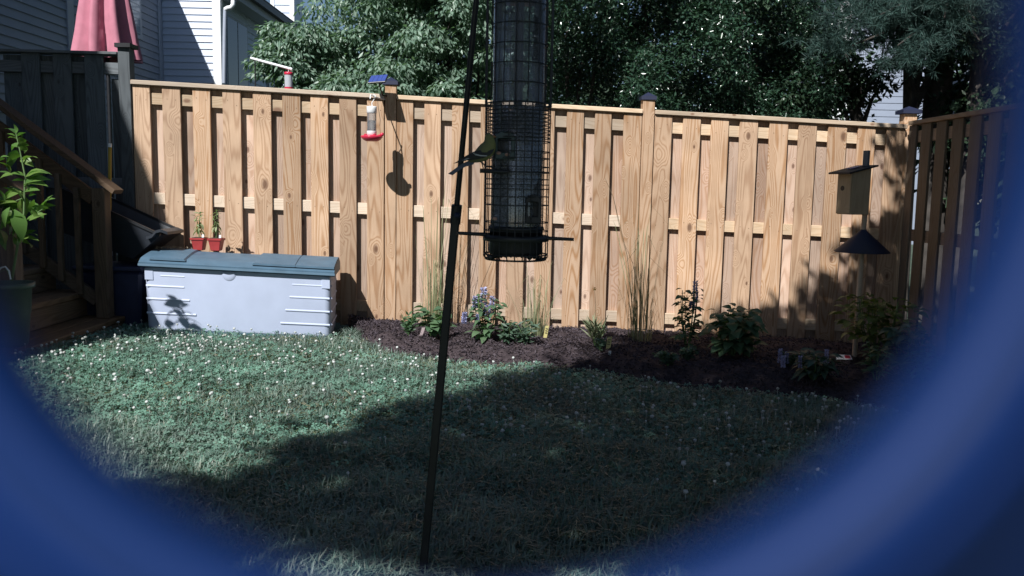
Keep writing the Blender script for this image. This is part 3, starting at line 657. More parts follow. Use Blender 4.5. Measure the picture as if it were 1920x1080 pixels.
glossy(1360, 1560, 9.3, 2.8, 260, 'glossy leafed evergreen tree just left of the blue green pine boughs')
# pine, blue green boughs reaching in from above
tp_ = thing('pine_tree', (4.6, 9.4, -1.3), 'blue green pine tree with soft needle boughs at the upper right', 'tree', 'trees beyond the fence')
def pine():
    tips, dirs = [], []
    for k in range(34):
        px, py = random.uniform(1450, 1900), random.uniform(-70, 118); 
        if px < 1560: py = min(py, 90)
        e = Vector(P(px, py, random.uniform(8.0, 9.2))); s_ = Vector((4.6, 9.4, e.z + .5)); L_ = (e - s_).length
        for q in range(46):
            f = random.uniform(.35, 1.0); p = s_.lerp(e, f) + Vector((random.gauss(0, .13), random.gauss(0, .13), random.gauss(0, .06) - .05)); tips.append(p); dirs.append(((e - s_).normalized() + Vector((random.gauss(0, .5), random.gauss(0, .5), random.gauss(0, .3)))).normalized())
    A = np.array([p[:] for p in tips]); Dd = np.array([d[:] for d in dirs]); n = 34
    B = np.repeat(A, n, 0) + np.repeat(Dd, n, 0) * rng.uniform(-.05, .05, (len(A) * n, 1)); D = unit(np.repeat(Dd, n, 0) * .55 + rng.normal(size=B.shape) * .6); N = unit(rng.normal(size=B.shape))
    V, T = leaves_mesh(B, D, N, rng.uniform(.07, .12, len(B)), .0042, .05); np_mesh('needles', V, T, l_pine, tp_, 'stuff')
    sg = [([(4.6, 9.4, -1.4), (4.55, 9.4, 1.5), (4.6, 9.4, 5.5)], [.17, .14, .09])]
    for k in range(16):
        e = P(random.uniform(1480, 1880), random.uniform(-60, 110), random.uniform(8.1, 9.2)); sg.append(([(4.6, 9.4, e[2] + .45), (4.6 * .5 + e[0] * .5, e[1] * .5 + 4.7, e[2] + .3), e], [.03, .02, .006]))
    limbs(tp_, 'trunk', sg)
pine()
# dark understorey
def dark_tree(px, y, zc, rx, rz, n, lab, lean=0):
    c = P(px, 150, y); t = thing('shade_tree', (c[0], y, -1.3), lab, 'tree', 'trees beyond the fence')
    C = ellipsoid_pts(n, (c[0], y, zc), (rx, .7, rz), .25)
    B, D, N = clump_cloud(C, rng.uniform(.16, .3, n), 70, .4, .5); V, T = leaves_mesh(B, D, N, rng.uniform(.05, .085, len(B)), rng.uniform(.025, .045, len(B))); np_mesh('crown', V, T, l_dark, t, 'stuff')
    sg = [([(c[0] + lean, y, -1.4), (c[0] + lean * .8, y, .6), (c[0] - lean, y, zc + rz * .6)], [.09, .075, .03])]
    for k in range(9):
        e = Vector(C[k]); q = Vector((c[0] + lean * .8, y, random.uniform(.4, 1.2))); sg.append(([q, q.lerp(e, .5) + Vector((0, 0, .1)), e], [.03, .02, .006]))
    limbs(t, 'trunk', sg)
dark_tree(1600, 9.9, 1.35, .45, .62, 32, 'dark shade tree with a bare forked trunk left of the corner post', .15)
dark_tree(1830, 9.0, 1.7, .72, 1.3, 90, 'dark shade tree over the right hand fence', 0)
dark_tree(1470, 10.2, 1.1, .9, .6, 40, 'low dark shade tree showing under the pine boughs', .1)
dark_tree(1700, 9.3, 2.3, .75, .75, 70, 'dark shade tree high behind the corner post', .1)
# far belt of trees
def far_tree(x, y, h, rx, lab):
    t = thing('far_tree', (x, y, -1.4), lab, 'tree', 'trees beyond the fence')
    C = ellipsoid_pts(120, (x, y, h * .5), (rx, 1.2, h * .62), .5, .8); B, D, N = clump_cloud(C, rng.uniform(.4, .75, 120), 90, .4, .6); V, T = leaves_mesh(B, D, N, rng.uniform(.13, .22, len(B)), rng.uniform(.07, .12, len(B))); np_mesh('crown', V, T, l_far, t, 'stuff')
    limbs(t, 'trunk', [([(x, y, -1.5), (x, y, h * .7)], [.2, .08])])
far_tree(1.6, 15.5, 6.2, 2.0, 'tall far tree filling the gap behind the glossy evergreens')
far_tree(4.6, 16.5, 6.6, 1.7, 'tall far tree behind the pine boughs')
far_tree(-.7, 17, 6.0, 1.9, 'tall far tree showing dark between the drooping leaves')
far_tree(9.2, 14.5, 5.5, 1.6, 'tall far tree beyond the right hand fence')

for x_, y_, h_, lab_ in ((6.0, 9.6, 1.7, 'low far tree seen in slivers through the right hand fence, nearest the corner'), (5.6, 6.6, 1.6, 'low far tree seen in slivers through the middle of the right hand fence'), (8.0, 12.5, 2.6, 'middling far tree beyond the right hand fence corner')): far_tree(x_, y_, h_, 1.3, lab_)
# the big tree behind the camera whose crown shades the right half of the yard
bt = thing('yard_tree', (.9, -3.0, -.9), 'broad leafy yard tree behind the camera, shading the right side of the lawn', 'tree', 'trees beyond the fence')
def drop(p): return np.array(p) - SUN * (p[2] / SUN[2])
g_px = [(330, 1010), (400, 905), (490, 870), (600, 828), (700, 795), (770, 758), (860, 742), (950, 706), (1040, 690), (1140, 676), (1235, 655)]
f_px = [(1300, 630), (1345, 590), (1400, 566), (1490, 548), (1560, 512), (1625, 480), (1672, 440), (1690, 350), (1700, 250), (1712, 150)]
poly = [drop(gp(*q))[:2] for q in g_px] + [drop(fp(*q))[:2] for q in f_px]
poly = np.array(poly + [np.array([5.2, 8.5]), np.array([5.4, .38]), np.array([poly[0][0] - .2, .42])])
def inpoly(x, y):
    c = np.zeros(len(x), bool); j = len(poly) - 1
    for i in range(len(poly)):
        xi, yi = poly[i]; xj, yj = poly[j]; c ^= ((yi > y) != (yj > y)) & (x < (xj - xi) * (y - yi) / (yj - yi + 1e-12) + xi); j = i
    return c
def crown_pts():
    n = 250000; x = rng.uniform(-2.5, 5.4, n); y = rng.uniform(.3, 9, n)
    wob = .26; xx = x + (vnoise(x, y, 2.2, 41) - .5) * wob * 2; yy = y + (vnoise(x, y, 2.2, 42) - .5) * wob * 2; xx = xx + rng.normal(size=n) * .06 + (vnoise(x, y, 7, 45) - .5) * .3; yy = yy + rng.normal(size=n) * .06 + (vnoise(x, y, 7, 46) - .5) * .3
    k = inpoly(xx, yy) & (vnoise(x, y, 5.5, 43) < np.where(y < 1.2, .46, .94)); x, y = x[k], y[k]
    m = min(len(x), 62000); x, y = x[:m], y[:m]
    lay = rng.integers(0, 9, m); h = 2.7 + .36 * lay + rng.normal(size=m) * .05
    p = np.stack([x, y, np.zeros(m)], 1) + SUN * (-h / 1.05)[:, None]
    return p
Bc = crown_pts(); nb = len(Bc)
V, T = leaves_mesh(Bc, unit(rng.normal(size=(nb, 3)) + [0, 0, -.2]), unit(rng.normal(size=(nb, 3)) * .6 - SUN * .6), rng.uniform(.085, .135, nb), rng.uniform(.05, .08, nb))
np_mesh('crown', V, T, l_dark, bt, 'stuff')
sg = [([(.9, -3.0, -1.0), (.85, -2.9, 1.2), (.7, -2.2, 3.4)], [.2, .17, .1])]
for k in range(14):
    e = Vector(Bc[random.randrange(nb)]); q = Vector((.75, -2.5, random.uniform(1.8, 3.2))); sg.append(([q, q.lerp(e, .5) + Vector((0, 0, .15)), e], [.06, .035, .012]))
limbs(bt, 'trunk', sg)

# ------------------------------------------------------------------ deck box
BA = np.array([-2.545, 5.86]); BB = np.array([-1.285, 6.02])           # front corners on the ground
bdir = unit(BB - BA); bnor = np.array([-bdir[1], bdir[0]])               # to the right, to the back
BW = float(np.linalg.norm(BB - BA)); BD_ = .50
bzl, bzr = float(G(*BA)) - .005, float(G(*BB)) - .02
def bp_(u, d, z):                                                        # u along the front, d to the back, z above the ground line
    xy = BA + bdir * u + bnor * d; return np.array([xy[0], xy[1], bzl + (bzr - bzl) * u / BW + z])
box = thing('deck_box', bp_(BW / 2, .25, 0), 'pale grey plastic storage deck box with slate teal lid, against the fence', 'storage box')
RC = .045
def outline(ins, u0=0., u1=None, n=5):
    u1 = BW if u1 is None else u1; q = []
    for cx_, cy_, a0 in ((u0 + ins + RC, ins + RC, 180), (u1 - ins - RC, ins + RC, 270), (u1 - ins - RC, BD_ - ins - RC, 0), (u0 + ins + RC, BD_ - ins - RC, 90)):
        for k in range(n): a = R(a0 + 90 * k / (n - 1)); q.append((cx_ + RC * math.cos(a), cy_ + RC * math.sin(a)))
    return q
def shell(name, levels, mat, cap=True, lid=False):
    m = MB(); n = len(outline(0)); v = []; f = []
    for ins, z in levels: v += [bp_(u, d, z) for u, d in outline(ins)]
    for i in range(len(levels) - 1): f += [(i * n + k, i * n + (k + 1) % n, (i + 1) * n + (k + 1) % n, (i + 1) * n + k) for k in range(n)]
    m.add(v, f, True)
    if cap: m.add(v[-n:], [tuple(range(n))]); m.add(v[:n], [tuple(range(n))[::-1]])
    return m.build(name, mat, box)
shell('base_band', [(.012, -.02), (.012, .045)], m_lid)
BH = .475
# body: four stacked lap courses on the two ends of the front, a smooth middle
body = shell('body', [(.010, .045), (.007, .06), (.0, BH - .02), (.0, BH)], m_resin)
for lo, ua, ub in ((.155, .012, .34), (.255, .012, .30), (.345, .012, .265), (.42, .11, .27), (.125, BW - .355, BW - .012), (.22, BW - .32, BW - .012), (.315, BW - .29, BW - .012), (.405, BW - .27, BW - .055)):
    z = lo
    m = MB(); q = [bp_(ua, -.0005, z - .004), bp_(ub, -.0005, z - .004), bp_(ub, -.002, z + .001), bp_(ua, -.002, z + .001), bp_(ua, .002, z + .010), bp_(ub, .002, z + .010)]
    m.add(q, [(0, 1, 2, 3), (3, 2, 5, 4), (0, 3, 4), (1, 5, 2)]); m.build('ridge', m_resin, box)
for z in (.125, .22, .315, .405):                                          # right end
    m = MB(); q = [bp_(BW + .0005, .03, z - .004), bp_(BW + .0005, BD_ - .03, z - .004), bp_(BW + .0045, BD_ - .03, z + .001), bp_(BW + .0045, .03, z + .001), bp_(BW - .002, .03, z + .012), bp_(BW - .002, BD_ - .03, z + .012)]
    m.add(q, [(0, 1, 2, 3), (3, 2, 5, 4), (0, 3, 4), (1, 5, 2)]); m.build('ridge', m_resin, box)
for ua, ub in ((.006, .062), (BW - .066, BW - .008)):
    m = MB(); m.hexa([bp_(ua, -.004, .388), bp_(ub, -.004, .388), bp_(ub, .02, .388), bp_(ua, .02, .388), bp_(ua, -.004, BH - .004), bp_(ub, -.004, BH - .004), bp_(ub, .02, BH - .004), bp_(ua, .02, BH - .004)]); m.build('corner_panel', m_resin, box, bevel=.002)
# finger recess: a half-round scoop rim below the lid
m = MB(); n = 14; u0 = BW * .447; q1 = []; q2 = []
for k in range(n + 1):
    a = math.pi + math.pi * k / n; q1.append(bp_(u0 + .052 * math.cos(a), -.001, BH - .004 + .062 * math.sin(a))); q2.append(bp_(u0 + .036 * math.cos(a), -.010, BH - .004 + .044 * math.sin(a)))
cc_ = bp_(u0, .0, BH - .006)
m.add(q1 + q2 + [cc_], [(k, k + 1, n + 2 + k, n + 1 + k) for k in range(n)] + [(n + 1 + k, n + 2 + k, 2 * n + 2) for k in range(n)], True); m.build('finger_scoop', m_resin, box)
# lid: rim, then a gentle dome rising to the back
m = MB()
def lidz(d): t = (d + .03) / (BD_ + .06); return BH + .055 + .040 * math.sin(min(1, t * 1.25) * math.pi / 2) - (.02 * max(0, t - .8) / .2)
nu, nv = 24, 10
def lidpt(u, d, z): return bp_(u, d, z)
us = np.linspace(-.025, BW + .025, nu); dsv = np.linspace(-.03, BD_ + .02, nv)
v = [lidpt(u, d, lidz(d) - (.018 if j in (0, nv - 1) else 0)) for u in us for j, d in enumerate(dsv)]
f = [(i * nv + j, (i + 1) * nv + j, (i + 1) * nv + j + 1, i * nv + j + 1) for i in range(nu - 1) for j in range(nv - 1)]
m.add(v, f, True)
for i in range(nu - 1):
    for j in (0, nv - 1):
        d = dsv[j]; m.add([lidpt(us[i], d, lidz(d) - .018), lidpt(us[i + 1], d, lidz(d) - .018), lidpt(us[i + 1], d + (.004 if j == 0 else -.004), BH + .004), lidpt(us[i], d + (.004 if j == 0 else -.004), BH + .004)], [(0, 1, 2, 3)])
for i in (0, nu - 1):
    for j in range(nv - 1):
        za = lidz(dsv[j]) - (.018 if j == 0 else 0); zb = lidz(dsv[j + 1]) - (.018 if j + 1 == nv - 1 else 0)
        m.add([lidpt(us[i], dsv[j], za), lidpt(us[i], dsv[j + 1], zb), lidpt(us[i], dsv[j + 1], BH + .004), lidpt(us[i], dsv[j], BH + .004)], [(0, 1, 2, 3)])
m.add([lidpt(-.02, -.026, BH + .005), lidpt(BW + .02, -.026, BH + .005), lidpt(BW + .02, BD_ + .016, BH + .005), lidpt(-.02, BD_ + .016, BH + .005)], [(0, 1, 2, 3)])
lid = m.build('lid', m_lid, box)
m = MB().hexa([lidpt(-.028, -.036, BH + .012), lidpt(BW + .028, -.036, BH + .012), lidpt(BW + .028, -.028, BH + .012), lidpt(-.028, -.028, BH + .012), lidpt(-.028, -.034, BH + .027), lidpt(BW + .028, -.034, BH + .027), lidpt(BW + .028, -.028, BH + .027), lidpt(-.028, -.028, BH + .027)]); m.build('rim_bead', m_lid, lid)
for ua, ub in ((.05, .27), (BW - .53, BW - .25), (BW - .24, BW + .022)):       # raised panels of the lid
    m = MB(); nn = 8; dd = np.linspace(-.012, BD_ - .02, nn)
    v = [lidpt(u, d, lidz(d) + z) for d in dd for u, z in ((ua - .012, -.002), (ua, .012), (ub, .012), (ub + (.012 if ub < BW else 0), -.002))]
    f = [(i * 4 + k, i * 4 + k + 1, (i + 1) * 4 + k + 1, (i + 1) * 4 + k) for i in range(nn - 1) for k in range(3)] + [(0, 1, 2, 3)]
    m.add(v, f); m.build('raised_panel', m_lid, lid)
def lid_top(px, py):                                                         # a point on the lid under a pixel
    best = None
    for d in np.linspace(0, BD_, 60):
        z = bp_(0, d, lidz(d) + .012)
        r = ray(px, py); a = BA + bnor * d; t = (a @ bnor) / (r[:2] @ bnor); p = r * t
        u = (p[:2] - BA) @ bdir; zz = bp_(u, d, lidz(d) + .0)[2]; e = abs(p[2] - zz)
        if best is None or e < best[0]: best = (e, p, d)
    return best[1]
# nut shells on the lid
n = 260; c = lid_top(322, 467); u_ = rng.normal(size=n) * .055; d_ = rng.normal(size=n) * .028
xy = np.array(c[:2]) + bdir * u_[:, None] + bnor * d_[:, None]; dd = (xy - BA) @ bnor
Bq = np.column_stack([xy, [bp_((q - BA) @ bdir, d, lidz(d) + .004 + random.random() * .014)[2] for q, d in zip(xy, dd)]])
V, T = leaves_mesh(Bq, rng.normal(size=(n, 3)) * [1, 1, .5], unit(rng.normal(size=(n, 3)) + [0, 0, 1]), rng.uniform(.012, .024, n), rng.uniform(.008, .013, n), .4)
tag(np_mesh('nut_shells', V, T, m_shell, kind='stuff'), 'scattered broken peanut shells on the left end of the box lid', 'nut shells')

# ------------------------------------------------------------------ leaves, plants
def leaf_me(name, mat, L=1., Wd=.45, pts=((0, .04), (.12, .5), (.3, .95), (.5, 1.), (.72, .7), (.9, .25), (1., 0.)), curl=.18, fold=.16, serr=0):
    v = []; f = []
    for i, (t, w) in enumerate(pts):
        z = .10 * math.sin(t * math.pi) - curl * t * t; ww = w * Wd / 2 * (1 + serr * (1 if i % 2 else -1))
        v += [(-ww, t * L, z + fold * ww), (0, t * L, z), (ww, t * L, z + fold * ww)]
    for i in range(len(pts) - 1):
        f += [(i * 3, i * 3 + 1, i * 3 + 4, i * 3 + 3), (i * 3 + 1, i * 3 + 2, i * 3 + 5, i * 3 + 4)]
    me = bpy.data.meshes.new(name); me.from_pydata(v, [], f); me.materials.append(mat); me.polygons.foreach_set('use_smooth', [True] * len(f)); me.update(); return me
SHAPES = {}
def leaf_obj(par, mat, at, d, length, width=.45, roll=0., kind='leaf', curl=.18):
    key = (mat.name, round(width, 2), round(curl, 2))
    if key not in SHAPES: SHAPES[key] = leaf_me('leaf', mat, 1., width, curl=curl)
    o = bpy.data.objects.new(kind, SHAPES[key]); COL.objects.link(o); o.parent = par
    d = Vector(d).normalized(); x = d.cross(Vector((0, 0, 1)));
    if x.length < .05: x = Vector((1, 0, 0))
    x.normalize(); z = x.cross(d); Mx = Matrix((x, d, z)).transposed().to_4x4(); Mx = Mx @ Matrix.Rotation(roll, 4, 'Y')
    o.matrix_local = Matrix.Translation(Vector(at) - worldloc(par)) @ Mx @ Matrix.Scale(length, 4); return o
def joined_leaves(par, mat, B, D, L, Wd, name='foliage', up=.8):
    n = len(B); N = unit(rng.normal(size=(n, 3)) * .45 + [0, -.25, up]); V, T = leaves_mesh(np.array(B), np.array(D), N, L, Wd, .15); return np_mesh(name, V, T, mat, par, 'stuff')
def spike(par, a, b, r, mat=m_viol):
    """flower spike of tiny florets from a to b"""
    a, b = Vector(a), Vector(b); n = 90; B, D = [], []
    for k in range(n):
        t = k / n; an = k * 2.4; q = a.lerp(b, t); rr = r * (1 - .55 * t); dv = Vector((math.cos(an), math.sin(an), .35)); B.append((q + dv * rr * .3)[:]); D.append(dv[:])
    V, T = leaves_mesh(np.array(B), np.array(D), unit(rng.normal(size=(n, 3)) + [0, -.5, .6]), r * rng.uniform(.8, 1.3, n), r * .8, .2); return np_mesh('flower_spike', V, T, mat, par)
def bedz(x, y): return float(gnd(x, y) + bed_h(np.array([x]), np.array([y]))[0])
def bed_at(px, py):
    p = gp(px, py)
    for _ in range(4):
        r = ray(px, py); y = bedz(p[0], p[1]) / r[2]; p = r * y
    return Vector((p[0], p[1], bedz(p[0], p[1])))
def pxm(px, at): return px / FPX * at.y            # pixels to metres at a point's distance

def broad_plant(name, px, py, h, w, n, mat, L, lab, cat='plant', width=.62, spikes=(), group='plants in the flower bed', stems=5, taper=.3, droop=.35, start=.12):
    """leafy plant of separately built leaves; h,w,L in photo pixels"""
    b = bed_at(px, py); t = thing(name, b, lab, cat, group); H, Wd, Ln = pxm(h, b), pxm(w, b), pxm(L, b)
    sg = MB(); st_ = []
    for k in range(stems):
        a = 2 * math.pi * k / stems + random.random(); e = b + Vector((math.cos(a) * Wd * .30, math.sin(a) * Wd * .26, H * random.uniform(.8, .97))); mid = b.lerp(e, .5) + Vector((math.cos(a) * Wd * .08, math.sin(a) * Wd * .08, 0)); sg.tube([b + Vector((math.cos(a), math.sin(a), 0)) * .01, mid, e], [.005, .004, .0025], 5); st_.append((b, mid, e))
    sg.build('stem', m_stem, t)
    for k in range(n):
        s_ = st_[k % stems]; f = start + (1 - start) * ((k // stems + random.random() * .9) / (n / stems)); f = min(f, 1)
        q = s_[0].lerp(s_[1], f * 2) if f < .5 else s_[1].lerp(s_[2], f * 2 - 1)
        a = random.uniform(0, 2 * math.pi); rad = Wd * .5 * (1 - taper * f) * random.uniform(.45, 1.0); d = Vector((math.cos(a), math.sin(a), random.uniform(-droop, .35)))
        at = q + Vector((math.cos(a), math.sin(a), 0)) * max(0, rad - Ln) + Vector((0, 0, random.uniform(0, Ln * .3)))
        leaf_obj(t, mat, at, d, Ln * random.uniform(1.0, 1.5) * (1 - .2 * f), width, random.uniform(-.4, .4))
    for sx, y0, y1, r in spikes: spike(t, P(sx, y0, b.y - .03), P(sx + 1, y1, b.y - .03), pxm(r, b))
    return t
def tuft_plant(name, px, py, h, w, n, mat, L, Wl, lab, cat='plant', upr=.6, group='plants in the flower bed', stems=7, spikes=()):
    """small plant whose narrow leaves are joined into one part"""
    b = bed_at(px, py); t = thing(name, b, lab, cat, group); H, Wd, Ln = pxm(h, b), pxm(w, b), pxm(L, b); B, D = [], []; sg = MB()
    tips = []
    for k in range(stems):
        a = 2 * math.pi * k / stems + random.random(); r = random.uniform(.1, .42) * Wd; e = b + Vector((math.cos(a) * r, math.sin(a) * r, H * random.uniform(.55, .95))); sg.tube([b, b.lerp(e, .5) + Vector((0, 0, H * .08)), e], [.003, .0025, .0015], 5); tips.append(e)
    for k in range(n):
        e = tips[k % stems]; f = random.uniform(.15, 1); q = b.lerp(e, f); a = random.uniform(0, 2 * math.pi); B.append(q[:]); D.append((math.cos(a), math.sin(a), upr + random.gauss(0, .25)))
    sg.build('stem', m_stem, t); joined_leaves(t, mat, np.array(B), np.array(D), pxm(1, b) * L * rng.uniform(.7, 1.15, n), pxm(1, b) * Wl)
    for sx, y0, y1, r in spikes: spike(t, P(sx, y0, b.y - .03), P(sx + 1, y1, b.y - .03), pxm(r, b))
    return t
def tall_grass(px, py, h, w, n, lab, spread=.35, mats=(l_reed, l_straw), low=60):
    b = bed_at(px, py); t = thing('ornamental_grass', b, lab, 'ornamental grass', 'tall grasses along the fence'); H, Wd = pxm(h, b), pxm(w, b)
    for mat, cnt, hs in ((mats[0], n, (.35, .8)), (mats[1], n // 2, (.5, 1.0)), (mats[1], low, (.12, .38)), (l_dk, n // 9, (.2, .6))):
        Vs, Ts, o = [], [], 0
        for k in range(cnt):
            a = random.uniform(0, 2 * math.pi); hh = H * random.uniform(*hs); out = Vector((math.cos(a), math.sin(a) * .55, 0)); r = random.random() ** .5 * Wd * .28; ln = random.random() ** 3 * spread * hh; bend = 0 if random.random() < .65 else random.uniform(.15, .45) * hh
            p0 = b + out * r; p1 = p0 + Vector((0, 0, hh * .5)) + out * ln * .35; p2 = p0 + Vector((0, 0, hh)) + out * ln; p3 = p2 + out * bend * .9 - Vector((0, 0, bend * .8)) if bend else p2 + Vector((out.x * .02, out.y * .02, .03))
            s_ = Vector((math.cos(a + 1.57 + random.gauss(0, .6)), math.sin(a + 1.57) * .5, 0)).normalized(); w_ = random.uniform(.0011, .0025)
            pts = [p0, p1, p2, p3]; v = []
            for i, q in enumerate(pts): ww = w_ * (1, .95, .7, .1)[i]; v += [(q - s_ * ww)[:], (q + s_ * ww)[:]]
            Vs += v; Ts += [(o, o + 1, o + 3), (o, o + 3, o + 2), (o + 2, o + 3, o + 5), (o + 2, o + 5, o + 4), (o + 4, o + 5, o + 7), (o + 4, o + 7, o + 6)]; o += 8
        np_mesh('grass_blades', np.array(Vs), np.array(Ts), mat, t, 'stuff')
    return t
tall_grass(812, 612, 320, 80, 22, 'tall straw coloured grass clump partly behind the leaning black pole')
tall_grass(1003, 632, 150, 76, 34, 'shorter tangled dry grass clump under the tube feeder', .5)
tall_grass(1200, 640, 285, 80, 24, 'tall green grass clump in front of the capped middle fence post')
# single dry stalk leaning behind
t = thing('dry_stalk', bed_at(1192, 630), 'thin bent dry stalk crossing the boards left of the middle fence post', 'dry stalk', None)
q = bed_at(1192, 630); MB().tube([q, P(1176, 480, q.y), P(1150, 370, q.y), P(1135, 335, q.y)], [.003, .0025, .002, .0012], 5).build('stem', m_stemd, t)
MB().tube([P(1150, 370, q.y), P(1160, 420, q.y - .03), P(1172, 470, q.y - .02)], [.0014, .0014, .001], 4).build('seed_branch', m_stemd, t)
broad_plant('leafy_plant', 812, 632, 55, 66, 56, l_bed, 20, 'low broad leafed plant at the foot of the straw coloured grass', width=.75)
tuft_plant('tuft_plant', 766, 655, 44, 42, 130, l_bed, 15, 4.5, 'small feathery green plant at the left end of the mulch bed')
hy = broad_plant('hyssop', 912, 640, 92, 80, 110, l_bed, 20, 'blue flowered hyssop with upright violet spikes below the goldfinch', spikes=((906, 586, 540, 6), (890, 578, 556, 4.5), (922, 588, 556, 5), (870, 608, 586, 4.5), (914, 600, 572, 5), (895, 606, 590, 4)), width=.5, taper=.55)
tuft_plant('milkweed', 950, 663, 46, 44, 120, l_bedd, 20, 5.5, 'left of two dark narrow leafed plants in front of the hyssop', upr=.15)
tuft_plant('milkweed', 985, 663, 44, 42, 120, l_bedd, 19, 5, 'right of two dark narrow leafed plants in front of the hyssop', upr=.15)
tuft_plant('grass_tuft', 1115, 648, 46, 44, 70, l_reed, 34, 3.5, 'small pale blue green grass tuft below the single yellow bloom', upr=1.2)
tuft_plant('tuft_plant', 1125, 683, 24, 30, 90, l_bedd, 11, 4, 'small dark tufted plant beside the yellow marker nearest the lawn')
broad_plant('tall_herb', 1288, 652, 118, 54, 130, l_bed, 15, 'tall slim leafy plant with a violet flower spike right of the green grass clump', spikes=((1303, 562, 528, 4.5), (1297, 580, 566, 5)), width=.6, taper=.2, stems=6)
tuft_plant('ground_herb', 1252, 685, 30, 78, 330, l_bedd, 10, 6, 'low mounded blue green herb at the front of the bed', upr=.3, stems=14)
tuft_plant('ground_herb', 1290, 676, 32, 60, 200, l_bedd, 10, 6, 'low blue green herb spreading under the tall slim leafy plant', upr=.3, stems=12)
broad_plant('leafy_shrub', 1372, 668, 94, 100, 215, l_bed, 23, 'rounded leafy green shrub standing alone in front of the shaded fence', width=.72, taper=.1, stems=9, droop=.5)
broad_plant('sage_plant', 1524, 712, 52, 92, 110, l_bedd, 28, 'dark sage with broad low leaves left of the birdhouse pole', width=.36, spikes=((1468, 690, 668, 4), (1549, 682, 656, 4), (1500, 690, 668, 3.5)), stems=8)
tuft_plant('ground_herb', 1478, 690, 34, 52, 160, l_bedd, 9, 5, 'small violet tinged herb at the foot of the shaded boards', spikes=((1462, 682, 655, 4), (1474, 682, 660, 4)), stems=10)
broad_plant('corner_shrub', 1640, 672, 122, 130, 260, l_chart, 20, 'yellow green shrub filling the shaded corner behind the birdhouse pole', 'shrub', width=.6, taper=.05, stems=11, start=.35)
broad_plant('leafy_shrub', 1700, 700, 92, 90, 140, l_bedd, 28, 'dark leafy shrub at the foot of the right hand fence', width=.5, stems=7)
broad_plant('upright_plant', 1643, 712, 66, 58, 90, l_bed, 26, 'upright pointed leafed plant directly right of the birdhouse pole', width=.26, stems=3, taper=.5, droop=-.1)
broad_plant('leafy_shrub', 1732, 716, 60, 66, 70, l_bed, 22, 'small leafy shrub nearest the blue hood ring at right', width=.5)
# grass at the left end of the bed
b = gp(672, 634); t = thing('edge_grass', b, 'rough grass clump between the deck box and the mulch bed', 'grass clump'); n = 260; B = np.array(b) + rng.normal(size=(n, 3)) * [.12, .07, .004]; a = rng.uniform(0, 6.28, n); joined_leaves(t, l_blade, B, np.stack([np.cos(a), np.sin(a), np.full(n, 1.1)], 1), rng.uniform(.05, .12, n), .006, 'grass_blades')
# markers
def marker(name, px, py, h, w, lean, mat, lab, group):
    b = bed_at(px, py); t = thing(name, b, lab, 'plant marker', group); H, Wd = pxm(h, b), pxm(w, b); m = MB(); l = Vector((lean * H, -.12 * H, 0)); u = Vector((Wd / 2, .004, 0)); k = Vector((0, .003, 0))
    a0, a1 = b - Vector((0, 0, .02)), b + Vector((0, 0, H)) + l
    m.prism([a0 + u * .3, a0.lerp(a1, .25) + u, a1 + u, a1 - u, a0.lerp(a1, .25) - u, a0 - u * .3], k); m.build('tag_blade', mat, t)
    if mat is m_yellow:
        mm = MB()
        for q in range(3):
            z0 = a0.lerp(a1, .52 + .14 * q); mm.hexa([z0 + Vector(s) for s in ((-Wd * .3, -.003, 0), (Wd * .25, -.003, 0), (Wd * .25, -.0005, 0), (-Wd * .3, -.0005, 0), (-Wd * .3, -.003, .006), (Wd * .25, -.003, .006), (Wd * .25, -.0005, .006), (-Wd * .3, -.0005, .006))])
        mm.build('handwriting', m_stemd, t)
    return t
marker('plant_marker', 1021, 634, 24, 7, .18, m_yellow, 'yellow plant marker at the foot of the tangled dry grass', 'plant markers')
marker('plant_marker', 1139, 657, 27, 9, .12, m_yellow, 'yellow plant marker standing in the open mulch below the yellow bloom', 'plant markers')
marker('plant_marker', 1340, 662, 22, 7, -.03, m_yellow, 'yellow plant marker half hidden left of the rounded leafy shrub', 'plant markers')
marker('plant_marker', 787, 656, 18, 6, .4, m_pink, 'faded pink plant marker at the left end of the bed', 'plant markers')
marker('plant_marker', 1142, 676, 11, 5, .1, m_white, 'short white plant marker beside the small dark tufted plant', 'plant markers')
b = bed_at(1580, 676); t = thing('seed_packet', b, 'white printed card lying on the mulch beside the birdhouse pole', 'card'); m = MB(); m.prism([b + Vector(q) for q in ((-.055, -.03, .012), (.05, -.035, .014), (.06, .03, .03), (-.035, .035, .032))], (0, 0, .002)); m.build('card', m_white, t)
m = MB(); m.prism([b + Vector(q) for q in ((.01, -.02, .0175), (.045, -.022, .018), (.05, .018, .0305), (.016, .02, .031))], (0, 0, .001)); m.build('print', m_red, t)
# single yellow bloom
b = bed_at(1113, 640); t = thing('yellow_bloom', b, 'single yellow bloom on a thin stem in front of the boards', 'flower'); tip = Vector(P(1115, 541, b.y)); MB().tube([b, b.lerp(tip, .6) + Vector((.01, 0, 0)), tip], [.0015, .0012, .001], 5).build('stem', m_stem, t)
for k in range(6): a = k * 1.047; leaf_obj(t, m_ypet, tip, (math.cos(a), -.5, math.sin(a)), .017, .6, 0, 'petal')

